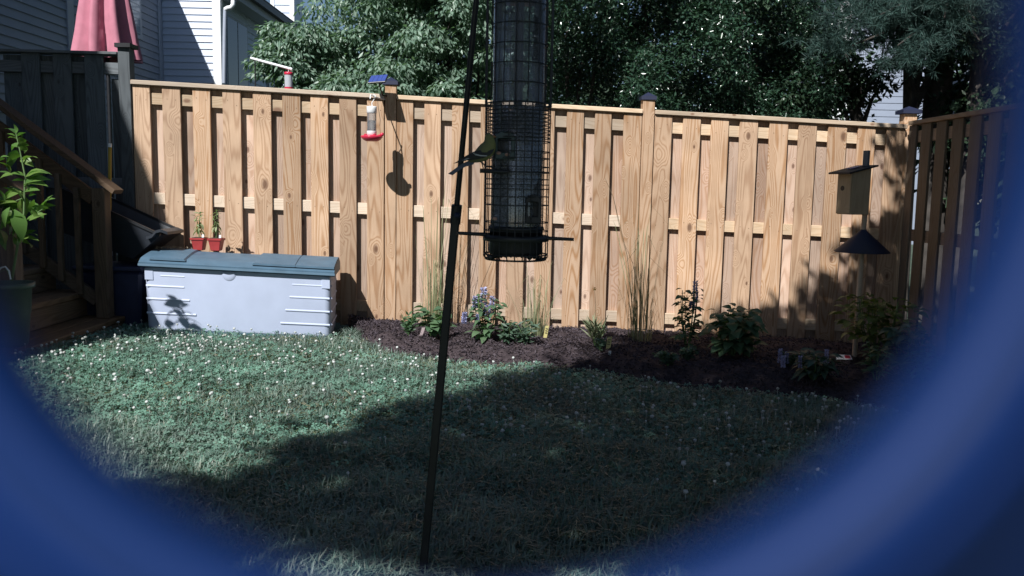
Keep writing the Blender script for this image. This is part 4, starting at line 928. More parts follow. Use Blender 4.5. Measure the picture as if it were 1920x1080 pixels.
# ------------------------------------------------------------------ seedlings on the box
def seedling(px, ptop, pbase, lab):
    p = lid_top(px, pbase); z0 = p[2] + .004; t = thing('seedling_pot', (p[0], p[1], z0), lab, 'potted seedling', 'potted seedlings'); w0, w1, h = .033, .047, .088
    m = MB(); c = (p[0], p[1])
    def ring(w, z): return [(c[0] - w, c[1] - w, z), (c[0] + w, c[1] - w, z), (c[0] + w, c[1] + w, z), (c[0] - w, c[1] + w, z)]
    m.hexa(ring(w0, z0) + ring(w1, z0 + h)); m.build('pot', m_redpot, t, bevel=.004)
    m = MB(); o_ = ring(w1 + .004, z0 + h - .012) + ring(w1 + .005, z0 + h + .004); m.hexa(o_); m.build('pot_rim', m_redpot, t, bevel=.002)
    m = MB(); m.hexa(ring(w1 - .006, z0 + h + .002) + ring(w1 - .006, z0 + h + .007)); m.build('soil', m_soil, t)
    b = Vector((p[0], p[1], z0 + h + .004)); H = (P(px, ptop, p[1])[2] - b.z)
    sg = MB()
    for k in range(2):
        e = b + Vector((random.uniform(-.02, .02), 0, H * (1 - .2 * k))); sg.tube([b, b.lerp(e, .5) + Vector((random.uniform(-.008, .008), 0, 0)), e], [.0035, .003, .002], 6)
        for q in range(15):
            f = .3 + .7 * q / 14; a = q * 2.4 + k; d = Vector((math.cos(a), math.sin(a), random.uniform(-.5, .5) if f > .6 else -.9)); leaf_obj(t, l_seedl, b.lerp(e, f), d, random.uniform(.04, .068) * (1.1 - .3 * f), .34, random.uniform(-.5, .5))
    sg.build('stem', m_stem, t)
    m = MB(); a = b + Vector((.03, -.01, -.01)); m.prism([a + Vector(q) for q in ((-.008, 0, 0), (.008, 0, 0), (.01, .0, .035), (-.006, 0, .035))], (0, .002, 0)); m.build('plant_tag', m_white, t)
seedling(374, 397, 470, 'left of two small red pots of spindly seedlings on the deck box lid')
seedling(406, 393, 471, 'right of two small red pots of spindly seedlings on the deck box lid')

# ------------------------------------------------------------------ bins beside the steps
bx, by = -2.86, 6.2; gz = float(G(bx, by))
t = thing('storage_bin', (bx, by, gz), 'dark navy plastic bin standing between the steps and the deck box', 'bin'); m = MB()
m.hexa([(bx - .2, by - .17, gz), (bx + .2, by - .17, gz), (bx + .2, by + .17, gz), (bx - .2, by + .17, gz), (bx - .235, by - .2, gz + .42), (bx + .235, by - .2, gz + .42), (bx + .235, by + .2, gz + .42), (bx - .235, by + .2, gz + .42)]); m.build('body', m_bin, t, bevel=.02)
MB().box((bx - .25, by - .215, gz + .425), (bx + .25, by + .215, gz + .455)).build('lid', m_bin, t, bevel=.008)
# tilted charcoal cart tub resting on the bin
a = Vector(P(196, 392, 6.08)); b_ = Vector(P(302, 441, 6.08)); ax = (b_ - a).normalized(); upv = Vector((ax.z * -1, 0, ax.x)).normalized() * 1
t = thing('cart_tub', (bx, by, gz + .46), 'tilted charcoal plastic cart tub with a curled lip, leaning beside the steps', 'cart tub'); dn = -upv; yv = Vector((0, 1, 0)); Lt = (b_ - a).length
a2 = a - ax * .35
ro = [a2 + yv * -.02, b_ + yv * -.02, b_ + yv * .40, a2 + yv * .40]; lo_ = [a2 + ax * .1 + dn * .3 + yv * .06, b_ - ax * .14 + dn * .26 + yv * .06, b_ - ax * .14 + dn * .26 + yv * .32, a2 + ax * .1 + dn * .3 + yv * .32]
m = MB(); inn = [q.lerp((ro[0] + ro[2]) / 2, .035) for q in ro]; li = [q.lerp((lo_[0] + lo_[2]) / 2, .06) - dn * .012 for q in lo_]
m.add(lo_ + ro + inn + li, [(3, 2, 1, 0), (0, 1, 5, 4), (1, 2, 6, 5), (2, 3, 7, 6), (3, 0, 4, 7), (4, 5, 9, 8), (5, 6, 10, 9), (6, 7, 11, 10), (7, 4, 8, 11), (8, 9, 13, 12), (9, 10, 14, 13), (10, 11, 15, 14), (11, 8, 12, 15), (12, 13, 14, 15)]); m.build('tub_body', m_tub, t)
for i_, j_ in ((0, 1), (3, 2)): MB().bar(ro[i_] + upv * .004, ro[j_] + upv * .004, .02, .018, upv).build('rim', m_blackp, t)
m = MB(); lp = [P(274, 449, 6.04), P(284, 446, 6.02), P(292, 437, 6.02), P(301, 435, 6.03), P(314, 440, 6.05)]
for i in range(4):
    p, q = Vector(lp[i]), Vector(lp[i + 1]); m.hexa([p, q, q + yv * .30, p + yv * .30, p + Vector((0, 0, .02)), q + Vector((0, 0, .02)), q + Vector((0, .3, .02)), p + Vector((0, .3, .02))])
m.build('lip', m_tub, t)
t = thing('yellow_stick', P(207, 400, 6.3), 'yellow tool handle with a pale tip standing behind the newel post', 'tool handle'); MB().tube([P(205, 520, 6.3), P(206, 276, 6.3)], .0125, 10).build('handle', m_yel2, t); MB().tube([P(206, 276, 6.3), P(206, 269, 6.3)], .0135, 10).build('tip', m_white, t)

# ------------------------------------------------------------------ potted plant on the step
pc = Vector(P(18, 600, 4.86)); pz0 = z1 + .003; t = thing('potted_plant', (pc.x, pc.y, pz0), 'tall bright leafed pepper plant in a ribbed green pot on the lowest step', 'potted plant')
zt = float(P(20, 530, 4.86)[2]); hh = zt - pz0
MB().lathe([(.0, 0), (.085, 0), (.092, .01), (.108, hh * .5), (.112, hh * .52), (.122, hh - .03), (.138, hh - .028), (.140, hh), (.126, hh), (.118, hh - .03), (0, hh - .032)], 28, (pc.x, pc.y, pz0)).build('pot', m_potg, t)
MB().lathe([(0, hh - .028), (.117, hh - .026)], 20, (pc.x, pc.y, pz0)).build('soil', m_soil, t)
stp = [P(22, 526, 4.86), P(34, 455, 4.84), P(45, 400, 4.84), P(47, 330, 4.84), P(38, 285, 4.84), P(30, 250, 4.84)]
MB().tube(stp, [.008, .007, .006, .005, .004, .003], 8).build('stem', m_stem, t)
def lf(px0, py0, px1, py1, w=.42, y=4.84, dy=0., c=.2):
    a = Vector(P(px0, py0, y)); b = Vector(P(px1, py1, y + dy)); leaf_obj(t, l_tom, a, b - a, (b - a).length, w, random.uniform(-.9, .9), curl=c)
for q in [(47, 330, 18, 322), (47, 332, 88, 318), (46, 345, 90, 330), (46, 345, 62, 362), (45, 350, 66, 328), (40, 360, 0, 372), (44, 370, 22, 345), (40, 372, 38, 405), (36, 380, 5, 395), (20, 390, -14, 372), (18, 388, 10, 420), (0, 385, 40, 408), (-8, 390, 26, 372), (8, 380, -2, 350), (34, 400, 0, 415), (30, 398, 36, 440), (14, 405, 24, 440), (2, 412, -12, 445), (46, 418, 76, 398), (62, 402, 60, 372), (70, 396, 92, 384), (78, 390, 106, 382), (84, 388, 96, 362), (66, 398, 82, 408), (60, 405, 64, 385), (40, 445, 66, 428), (40, 448, 72, 446), (38, 450, 26, 430), (36, 455, 20, 440), (44, 300, 70, 290), (42, 296, 62, 306), (40, 290, 12, 300), (38, 282, 52, 272), (36, 276, 20, 268), (34, 268, 50, 258), (33, 262, 16, 254), (32, 256, 48, 246), (31, 252, 10, 236), (30, 250, 28, 232), (24, 330, -6, 318), (20, 325, 2, 300), (46, 360, 70, 352), (0, 430, 14, 455), (-4, 300, 14, 290)]:
    lf(*q, w=random.uniform(.4, .56), dy=random.uniform(-.04, .03))
    j = [random.uniform(-9, 9) for _ in range(4)]; lf(q[0] + j[0], q[1] + j[1], q[2] + j[2], q[3] + j[3] + 6, w=random.uniform(.36, .5), y=4.82 + random.uniform(-.05, .08), dy=random.uniform(-.06, .05))
for pts in ([(45, 420), (62, 404), (86, 388)], [(46, 335), (66, 330), (76, 326)], [(42, 372), (20, 380), (-6, 390)], [(22, 526), (12, 505), (0, 510)]): MB().tube([P(a, b, 4.84) for a, b in pts], .003, 5).build('branch', m_stem, t)
MB().tube([P(-6, 512, 4.80), P(2, 502, 4.80), P(10, 500, 4.80), P(17, 508, 4.80), P(20, 524, 4.80)], .005, 6).build('pot_hook', m_white, t)

# ------------------------------------------------------------------ umbrella
uy = 8.6; uc = Vector(P(200, 60, uy)); t = thing('patio_umbrella', (uc.x, uy, -1.1), 'closed rose red patio umbrella standing behind the weathered fence', 'umbrella')
ub = float(P(200, 112, uy)[2]); ut = ub + 1.55; m = MB(); n = 48; v = []; f = []; lev = 12
for i in range(lev + 1):
    tt = i / lev; r0 = .24 * (1 - tt) ** .75 + .02
    for k in range(n):
        a = 2 * math.pi * k / n; r = r0 * (1 + .34 * (1 - tt * .6) * math.cos(8 * a + .5 * math.sin(i * .5))); v.append((uc.x + r * math.cos(a), uy + r * math.sin(a), ub + (ut - ub) * tt))
for i in range(lev): f += [(i * n + k, i * n + (k + 1) % n, (i + 1) * n + (k + 1) % n, (i + 1) * n + k) for k in range(n)]
m.add(v, f, True); m.build('canopy', m_umb, t); MB().tube([(uc.x, uy, -1.15), (uc.x, uy, ut + .05)], .019, 10).build('pole', m_black, t)

# ------------------------------------------------------------------ hummingbird feeder on the fence bracket
hyy = 6.32
def nectar_feeder(name, cx_, yy, ztop, hb_, rb, mats, lab, ch=.05, bot=None):
    t = thing(name, (cx_, yy, ztop), lab, 'hummingbird feeder', 'hummingbird feeders'); r = rb
    MB().lathe([(0, 0), (r, -.002), (r * 1.02, -.012), (r * 1.02, -ch + .002), (r * .96, -ch), (0, -ch)], 24, (cx_, yy, ztop)).build('cap', mats[0], t)
    zb = ztop - hb_
    MB().lathe([(r * .93, -ch), (r * .93, -hb_)], 24, (cx_, yy, ztop)).build('bottle', bot or m_bottle, t)
    MB().lathe([(0, -.05 - (hb_ - .05) * .42), (r * .9, -.05 - (hb_ - .05) * .42), (r * .9, -hb_ + .002), (0, -hb_ + .002)], 20, (cx_, yy, ztop)).build('nectar', m_nectar, t)
    MB().lathe([(r * 1.0, 0), (r * 1.02, -.032), (r * .8, -.036)], 20, (cx_, yy, zb)).build('collar', mats[1], t)
    ds = MB().lathe([(0, .0), (r * 1.1, .002), (r * 2.15, -.006), (r * 2.25, -.014), (r * 1.7, -.034), (r * 1.2, -.044), (0, -.046)], 28, (cx_, yy, zb - .03)).build('dish', m_red, t)
    for k in range(5):
        a = k * 1.256 + .2; m = MB(); m.ell((cx_ + math.cos(a) * r * 1.55, yy + math.sin(a) * r * 1.55, zb - .028), (.011, .011, .006), 8, 4); m.build('port', m_red, ds)
    return t, zb
hx = float(P(697, 200, hyy)[0]); zt = float(P(697, 199, hyy)[2])
hf, zb = nectar_feeder('hummingbird_feeder', hx, hyy, zt, .178, .036, (m_white, m_white), 'white topped hummingbird feeder with red dish hanging in front of the tan fence')
m = MB(); m.ell((hx + .078, hyy - .02, zb - .025), (.014, .014, .014), 10, 6); m.build('ant_guard', m_red, hf)
hk = [P(690, 199, hyy), P(699, 188, hyy), P(703, 182, hyy), P(701, 177, hyy), P(694, 178, hyy), P(693, 185, hyy)]
MB().tube([P(698, 199, hyy), P(697, 193, hyy), P(703, 184, hyy), P(704, 179, hyy), P(700, 177, hyy)], .0035, 6).build('hanger', m_white, hf)
br = thing('fence_bracket', fp(733, 186), 'white bracket arm reaching from the capped post over the hummingbird feeder', 'bracket'); pz_ = Vector(P(702, 181, hyy)); pa = fence_pt(fx(731), .01, 0); MB().tube([(pa[0] - .03, pa[1] + .06, pz_.z + .012), (hx + .03, pz_.y + .2, pz_.z + .006), pz_, P(695, 178, hyy - .06), P(694, 185, hyy - .07)], .0045, 7).build('arm', m_white, br)
sp_ = thing('solar_panel', fp(715, 150), 'small blue solar panel on a dark arm above the capped fence post', 'solar panel'); c = Vector(P(709, 147, 6.46)); n_ = Vector((-.10, -.44, .89)).normalized(); ux = Vector((.97, -.10, .15)).normalized(); ux = (ux - n_ * ux.dot(n_)).normalized(); uy_ = n_.cross(ux)
m = MB(); q = [c - ux * .066 - uy_ * .074, c + ux * .066 - uy_ * .074, c + ux * .066 + uy_ * .074, c - ux * .066 + uy_ * .074]; m.prism(q, -n_ * .012); m.build('frame', m_blackp, sp_, bevel=.002)
for k in range(4):
    u0_, u1_ = -.062 + .0312 * k, -.062 + .0312 * (k + 1) - .002; m = MB(); m.prism([c + ux * a + uy_ * b + n_ * .0006 for a, b in ((u0_, -.069), (u1_, -.069), (u1_, .069), (u0_, .069))], n_ * .001); m.build('solar_cell', m_panel, sp_)
MB().tube([c - n_ * .012, P(713, 165, 6.5), P(717, 178, 6.6), fence_pt(fx(726), .0, ftop(fx(726)) - .01)], .006, 7).build('arm', m_black, sp_)
MB().tube([P(708, 184, 6.55), P(709, 200, 6.57), P(713, 225, 6.58), P(712, 236, 6.59)], .0018, 5).build('cable', m_black, sp_)
# neighbour's feeder beyond the fence
ny_ = 7.6; nx_ = float(P(541, 140, ny_)[0]); nzt = float(P(541, 135, ny_)[2]); nf, nzb = nectar_feeder('hummingbird_feeder', nx_, ny_, nzt, .13, .036, (m_red, m_red), 'red topped hummingbird feeder hanging just beyond the fence top', .026, m_frost)
pf = thing('feeder_pole', (nx_ + .02, ny_ + .02, -1.2), 'white slanting pole arm over the neighbouring hummingbird feeder', 'pole arm'); MB().tube([P(470, 109, ny_ + .05), P(548, 130, ny_)], .012, 8).build('arm', m_white, pf); MB().tube([P(478, 112, ny_ + .05), tuple(P(478, 112, ny_ + .05)[:2]) + (-1.2,)], .006, 8).build('pole', m_black, pf)
MB().tube([P(541, 128, ny_), P(541, 136, ny_)], .003, 5).build('hook', m_white, pf)

# ------------------------------------------------------------------ birdhouse on a pole
qy = 5.8; pb = gp(1600, 699); qx = float(P(1600, 697, qy)[0]); gz = bedz(qx, qy)
t = thing('birdhouse', (qx, qy, gz), 'cedar birdhouse with dark slanted roof and cone baffle on a wooden pole', 'birdhouse'); ztop = float(P(1634, 282, qy)[2])
MB().tube([(qx, qy, gz - .1), (qx + .004, qy, float(P(1616, 425, qy)[2])), (qx + .006, qy, float(P(1620, 405, qy)[2]) + .01)], .017, 12).build('pole', w_pole, t)
bz0, bz1 = float(P(1600, 402, qy)[2]), float(P(1600, 318, qy)[2]); cxh = float(P(1601, 360, qy)[0])
th = R(68); nf_ = Vector((-math.sin(th), -math.cos(th), 0)); sf = Vector((math.cos(th), -math.sin(th), 0))     # front normal, side normal
cxy = Vector((cxh, qy, 0)); fd, sw = .078, .066
def hp(a, b, z): return cxy + nf_ * a + sf * b + Vector((0, 0, z))
m = MB(); m.hexa([hp(fd, -sw, bz0), hp(fd, sw, bz0 - .0), hp(-fd, sw, bz0), hp(-fd, -sw, bz0), hp(fd, -sw, bz1 - .022), hp(fd, sw, bz1 - .022), hp(-fd, sw, bz1 + .012), hp(-fd, -sw, bz1 + .012)]); m.build('body', w_box, t, bevel=.003)
m = MB(); m.prism([hp(fd + .0005, -sw + .004, bz0 + .004), hp(fd + .0005, sw - .004, bz0 + .004), hp(fd + .0005, sw - .004, bz1 - .03), hp(fd + .0005, -sw + .004, bz1 - .03)], nf_ * .010); m.build('front_panel', w_box, t, bevel=.002)
hz = float(P(1584, 353, qy)[2]); m = MB(); hc_ = hp(fd + .0108, -.012, hz); n = 20; poly_ = [hc_ + sf * .017 * math.cos(2 * math.pi * k / n) + Vector((0, 0, .017 * math.sin(2 * math.pi * k / n))) for k in range(n)]; m.prism(poly_, nf_ * .0012); m.build('entrance_hole', m_black, t)
m = MB(); q = [hp(fd + .06, -sw - .035, bz1 - .034), hp(fd + .06, sw + .03, bz1 - .034), hp(-fd - .03, sw + .03, bz1 + .022), hp(-fd - .03, -sw - .035, bz1 + .022)]; m.hexa(q + [p + Vector((0, 0, .012)) for p in q]); m.build('roof', m_black, t, bevel=.002)
m = MB(); q = [hp(.03, -.05, bz1 + .004), hp(.03, .01, bz1 + .004), hp(-.05, .01, bz1 + .024), hp(-.05, -.05, bz1 + .024)]; m.hexa([p + Vector((0, 0, .002)) for p in q] + [p + Vector((0, 0, .006)) for p in q]); m.build('roof_plate', m_panel, t)
m = MB(); m.hexa([hp(-fd - .002, -.022, bz0 + .02), hp(-fd - .002, .022, bz0 + .02), hp(-fd - .02, .022, bz0 + .02), hp(-fd - .02, -.022, bz0 + .02), hp(-fd - .002, -.022, ztop), hp(-fd - .002, .022, ztop), hp(-fd - .02, .022, ztop), hp(-fd - .02, -.022, ztop)]); m.build('back_board', w_old, t)
ca, cb = P(1618, 432, qy), P(1618, 472, qy); MB().lathe([(.178, cb[2] - .004), (.180, cb[2]), (.02, ca[2]), (.018, ca[2] + .006), (.017, ca[2]), (.176, cb[2] - .002)], 40, (qx + .004, qy, 0)).build('baffle', m_navy, t)

# ------------------------------------------------------------------ leaning pole
t = thing('feeder_pole', P(793, 1066, 2.2), 'leaning black steel pole running up the whole view left of the tube feeder', 'pole'); a, b_, c = Vector(P(793, 1072, 2.08)), Vector(P(855, 402, 1.98)), Vector(P(893, 0, 1.90)); a = a + (a - b_).normalized() * .12
MB().bar(a, b_, .020, .020, (0, 1, 0)).build('lower_pole', m_black, t, bevel=.003)
MB().tube([b_ + (b_ - c).normalized() * .03, c, c + (c - b_).normalized() * .30, Vector((-.055, 1.9, 1.1)), Vector((0, 1.86, 1.16)), Vector((.03, 1.81, 1.08))], .0066, 12).build('upper_pole', m_black, t)
d_ = (c - b_).normalized(); MB().tube([b_ - d_ * .022, b_ + d_ * .022], .0125, 14).build('clamp', m_black, t); m = MB(); m.ell(b_ + Vector((.004, -.016, -.002)), (.008, .008, .007), 10, 6); m.build('thumb_screw', m_navy, t)

# ------------------------------------------------------------------ tube feeder
FYF = 1.8; c0 = P(967, 320, FYF); fcx = float(c0[0]) + .003
zf = lambda py: float(P(967, py, FYF)[2])
pxu = FYF / FPX
tf = thing('tube_feeder', (fcx, FYF, zf(480)), 'clear tube bird feeder in a black wire cage with perches, hanging in the middle', 'bird feeder')
TR = 48 * pxu; CR = 60 * pxu
ztp = zf(-60)
MB().lathe([(TR, zf(432)), (TR, ztp), (TR - .002, ztp), (TR - .002, zf(432))], 40, (fcx, FYF, 0)).build('tube', m_clear, tf)
MB().tube([(fcx - .001, FYF, zf(430)), (fcx - .001, FYF, ztp)], .0095, 12).build('inner_rod', m_blackp, tf)
MB().lathe([(0, zf(478)), (TR + .001, zf(476)), (TR + .003, zf(470)), (TR + .002, zf(432)), (TR + .006, zf(431)), (TR + .004, zf(424)), (TR - .004, zf(423)), (0, zf(423))], 40, (fcx, FYF, 0)).build('base', m_black, tf)
MB().lathe([(0, zf(-10)), (TR - .004, zf(-8)), (TR - .004, zf(3)), (0, zf(5))], 30, (fcx, FYF, 0)).build('inner_collar', m_blackp, tf)
# seed
n = 5200; th_ = rng.uniform(0, 2 * np.pi, n); zz = rng.uniform(zf(425), zf(205), n); top = zf(207) + .010 * np.cos(th_ * 2 + 1) ; zz = np.minimum(zz, top)
rr = (TR - .006) * np.ones(n) * rng.uniform(.9, 1.0, n); B = np.stack([fcx + rr * np.cos(th_), FYF + rr * np.sin(th_), zz], 1); radial = np.stack([np.cos(th_), np.sin(th_), th_ * 0], 1)
V, T = leaves_mesh(B, rng.normal(size=(n, 3)), unit(radial + rng.normal(size=(n, 3)) * .35), rng.uniform(.007, .012, n), rng.uniform(.004, .006, n), .35); np_mesh('seed', V, T, m_seed, tf, 'stuff')
MB().lathe([(0, zf(424)), (TR - .0085, zf(424)), (TR - .0085, zf(212)), (0, zf(206))], 24, (fcx, FYF, 0)).build('seed_core', m_black, tf)
# cage
m = MB(); wr = .0012
def vwire(a, z0_, z1_, r=CR, w=wr): m.tube([(fcx + r * math.cos(a), FYF + r * math.sin(a), z0_), (fcx + r * math.cos(a), FYF + r * math.sin(a), z1_)], w, 5, False)
def hring(z, r=CR, w=wr, n=36): m.tube([(fcx + r * math.cos(2 * math.pi * k / n), FYF + r * math.sin(2 * math.pi * k / n), z) for k in range(n + 1)], w, 5, False)
zbt = zf(478)
nv_ = 26
for k in range(nv_):
    a = 2 * math.pi * (k + .35) / nv_; vwire(a, zbt + .004, zf(196))
for a in (178, 186, 196, 344, 354, 2, 168, 12): vwire(R(a), zf(200), ztp, CR, .0023 if a in (178, 2) else .0016)
m.build('wire_cage', m_black, tf); m = MB()
for k in range(14): vwire(2 * math.pi * (k + .25) / 14, zf(200), ztp, TR + .003)
z = zf(194)
while z < ztp: hring(z, TR + .003, .0011); z += 34.5 * pxu
for py in list(range(196, 270, 7)) + [285, 297, 313, 323, 336, 346, 354, 368, 384, 416, 432]: hring(zf(py), CR, .0011)
hring(zf(196), CR, .0016); hring(zf(323), CR, .0018)
m.build('wire_ring', m_black, tf); m = MB()
hring(zf(476), CR - .001, .0018); hring(zf(485), CR - .004, .0022)
for k in range(nv_):
    a = 2 * math.pi * (k + .35) / nv_; m.tube([(fcx + r * math.cos(a), FYF + r * math.sin(a), z_) for r, z_ in ((CR, zf(474)), (CR, zf(480)), (CR - .004, zf(485)), (CR - .022, zf(486)))], .0014, 5, False)
m.build('cage_bottom', m_black, tf)
m = MB(); m.lathe([(CR - .004, zf(452)), (CR + .002, zf(451)), (CR + .002, zf(441)), (CR - .004, zf(440)), (TR, zf(440)), (TR, zf(452)), (CR - .004, zf(452))], 40, (fcx, FYF, 0)); m.build('perch_ring', m_black, tf)
for aa, bb in (((918, 440), (857, 437)), ((1012, 446), (1076, 449))): MB().tube([P(*aa, FYF - .02), P((aa[0] + bb[0]) / 2, (aa[1] + bb[1]) / 2, FYF - .025), P(*bb, FYF - .03)], [.0042, .0038, .0034], 10).build('perch', m_black, tf)
pz3 = FYF - CR - .004
MB().tube([P(900, 320, pz3 - .004), P(925, 321, pz3), P(950, 322, pz3 + .008)], .0045, 10).build('perch', m_black, tf)
MB().bar(P(948, 321, pz3 + .01), P(948, 321, FYF - TR), .014, .008).build('perch_bracket', m_black, tf)
def port(pxc, pyc, w, h, yy, mat=m_green):
    m = MB(); c = Vector(P(pxc, pyc, yy)); W2, H2 = w * pxu / 2, h * pxu / 2; k = .35
    o4 = [(-W2, -H2), (W2, -H2), (W2, H2), (W2 * k, H2 * 1.35), (-W2 * k, H2 * 1.35), (-W2, H2)]; i4 = [(-W2 * .72, -H2 * .45), (W2 * .58, -H2 * .45), (W2 * .58, H2 * .72), (W2 * k * .5, H2 * .76), (-W2 * k * .5, H2 * .76), (-W2 * .72, H2 * .72)]
    v = [c + Vector((x, 0, z)) for x, z in o4] + [c + Vector((x, 0, z)) for x, z in i4] + [c + Vector((x, .02, z)) for x, z in o4] + [c + Vector((x, .02, z)) for x, z in i4]
    m.add(v, [(i, (i + 1) % 6, 6 + (i + 1) % 6, 6 + i) for i in range(6)] + [(i, 12 + i, 12 + (i + 1) % 6, (i + 1) % 6) for i in range(6)] + [(6 + i, 6 + (i + 1) % 6, 18 + (i + 1) % 6, 18 + i) for i in range(6)]); po = m.build('seed_port', mat, tf, bevel=.0012)
    m = MB(); m.prism([c + Vector((x * .98, .014, z * .98)) for x, z in i4], (0, .003, 0)); m.build('port_opening', m_black, po); return po
port(947, 276, 36, 42, FYF - TR - .007); po2 = port(1000, 396, 28, 44, FYF - TR - .001, m_black)
for px_, py_ in ((935, 287), (951, 290)):
    m = MB(); m.ell(P(px_, py_, FYF - TR - .006), (.0055, .004, .0035), 8, 6); m.build('nut', m_nut, tf)
m = MB(); m.ell(P(928, 410, FYF - TR - .002), (.005, .003, .0035), 8, 6); m.build('nut', m_nut, tf)
for px_, py_ in ((919, 482), (993, 482)): m = MB(); m.ell(P(px_, py_, FYF - .05), (.006, .006, .0065), 8, 6); m.build('foot_knob', m_black, tf)
# lettering on the tube, running upwards
cu = bpy.data.curves.new('lettering', 'FONT'); cu.body = 'Squirrel Buster'; cu.size = .017; cu.extrude = .0002; cu.offset = .0004; cu.resolution_u = 3; ob_ = bpy.data.objects.new('lettering_source', cu); COL.objects.link(ob_)
dg = bpy.context.evaluated_depsgraph_get(); me = bpy.data.meshes.new_from_object(ob_.evaluated_get(dg)); bpy.data.objects.remove(ob_); bpy.data.curves.remove(cu)
xs_ = [v.co.x for v in me.vertices]; ln_ = max(xs_) - min(xs_); zt0, zt1 = zf(118), zf(36); k_ = abs(zt1 - zt0) / ln_; xa0 = min(xs_)
a0 = math.atan2(-math.sqrt(max(0, 1 - .62 ** 2)), .70)
for v in me.vertices:
    x, y_, z_ = v.co; an = a0 - (y_ * k_ * 1.0) / TR * 1.35; rr_ = TR + .0006 + z_
    v.co = Vector((fcx + rr_ * math.cos(an), FYF + rr_ * math.sin(an), min(zt0, zt1) + (x - xa0) * k_)) - worldloc(tf)
me.materials.clear(); me.materials.append(m_let); lo2 = bpy.data.objects.new('lettering', me); COL.objects.link(lo2); lo2.parent = tf

# ------------------------------------------------------------------ goldfinch
def birdmat():
    m, nt, b = new_mat('olive yellow plumage'); L = nt.links.new; tc = nd(nt, 'TexCoord'); sx = nd(nt, 'SeparateXYZ'); L(tc.outputs['Object'], sx.inputs[0])
    n = nd(nt, 'TexNoise'); n.inputs['Scale'].default_value = 260; n.inputs['Detail'].default_value = 4; mp = nd(nt, 'Mapping'); mp.inputs['Scale'].default_value = (1, 1, .45); mp.inputs['Rotation'].default_value = (0, .7, 0); L(tc.outputs['Object'], mp.inputs[0]); L(mp.outputs[0], n.inputs[0])
    mr = nd(nt, 'MapRange'); L(sx.outputs['X'], mr.inputs[0])
    for i, v in ((1, -.035), (2, .03), (3, 0), (4, 1)): mr.inputs[i].default_value = v
    f = mathn(nt, 'ADD', mr.outputs[0], mathn(nt, 'MULTIPLY_ADD', n.outputs[0], .3, -.15)); r = ramp(nt, [(0, (.115, .11, .075)), (.45, (.14, .145, .075)), (.8, (.19, .19, .07)), (1, (.26, .24, .07))]); L(f, r.inputs[0]); L(r.outputs[0], b.inputs['Base Color']); b.inputs['Roughness'].default_value = .85
    bp = nd(nt, 'Bump'); bp.inputs['Strength'].default_value = .5; bp.inputs['Distance'].default_value = .0015; L(n.outputs[0], bp.inputs['Height']); L(bp.outputs[0], b.inputs['Normal']); return m
m_bird = birdmat(); m_wing = plain('dark wing feather', (.022, .022, .025), .7, .3, 200); m_tail = plain('slate tail feather', (.07, .085, .13), .6, .25, 200); m_bar = plain('pale wing bar', (.42, .42, .44), .7, .1, 100); m_beak = plain('horn beak', (.30, .14, .06), .5, .1); m_leg = plain('bird leg', (.16, .10, .08), .6, .1); m_eye = plain('bird eye', (.004, .004, .004), .1, .0)
BYD = 1.72; bq = lambda zx, zy, dy=0.: np.array(P(830 + zx / 9, 230 + zy / 9, BYD + dy))
bs = BYD / FPX / 9
bi = thing('goldfinch', bq(690, 480), 'olive yellow goldfinch with dark wings perched at the feeder port', 'bird')
rings = [(430, 655, 22, 40), (500, 622, 60, 70), (575, 585, 98, 100), (650, 540, 128, 128), (715, 490, 142, 142), (765, 430, 138, 136), (790, 365, 116, 118), (794, 315, 94, 98), (788, 270, 82, 86), (784, 235, 78, 80), (790, 205, 60, 62), (796, 182, 28, 30)]
m = MB(); v = []; f = []; n = 20
for i, (x, y_, r, rd) in enumerate(rings):
    pa_, pb_ = rings[max(0, i - 1)], rings[min(len(rings) - 1, i + 1)]; d = Vector((pb_[0] - pa_[0], 0, -(pb_[1] - pa_[1]))).normalized(); pr = Vector((d.z, 0, -d.x)); c = Vector(bq(x, y_))
    for k in range(n): a = 2 * math.pi * k / n; v.append(c + pr * (r * bs * math.cos(a)) + Vector((0, 1, 0)) * (rd * bs * math.sin(a)))
for i in range(len(rings) - 1): f += [(i * n + k, i * n + (k + 1) % n, (i + 1) * n + (k + 1) % n, (i + 1) * n + k) for k in range(n)]
m.add(v, f + [tuple(range(n))[::-1], tuple(range(len(v) - n, len(v)))], True); bo = m.build('body', m_bird, bi); sb = bo.modifiers.new('smooth', 'SUBSURF'); sb.levels = sb.render_levels = 2
m = MB(); m.tube([bq(848, 228), bq(872, 237), bq(908, 246)], [27 * bs, 20 * bs, 2 * bs], 10); m.build('beak', m_beak, bi)
for s_ in (-1, 1): m = MB(); m.ell(bq(822, 203, s_ * 62 * bs), (11 * bs,) * 3, 10, 6); m.build('eye', m_eye, bi)
def plate(name, pts, mat, par, dy, th=.0016, bulge=0.):
    m = MB(); q = [Vector(bq(x, y_, dy)) for x, y_ in pts]; c = sum(q, Vector()) / len(q); n = len(q); bc = c + Vector((0, -bulge if dy < 0 else bulge, 0)); s_ = -th if dy < 0 else th
    mid = [p.lerp(bc, .45) for p in q]; v = q + mid + [bc]; m.add(v, [(i, (i + 1) % n, n + (i + 1) % n, n + i) for i in range(n)] + [(n + i, n + (i + 1) % n, 2 * n) for i in range(n)], True)
    vb = [p - Vector((0, s_, 0)) for p in q]; m.add(q + vb + [sum(vb, Vector()) / n], [(i, n + i, n + (i + 1) % n, (i + 1) % n) for i in range(n)] + [(n + i, 2 * n, n + (i + 1) % n) for i in range(n)]); return m.build(name, mat, par)
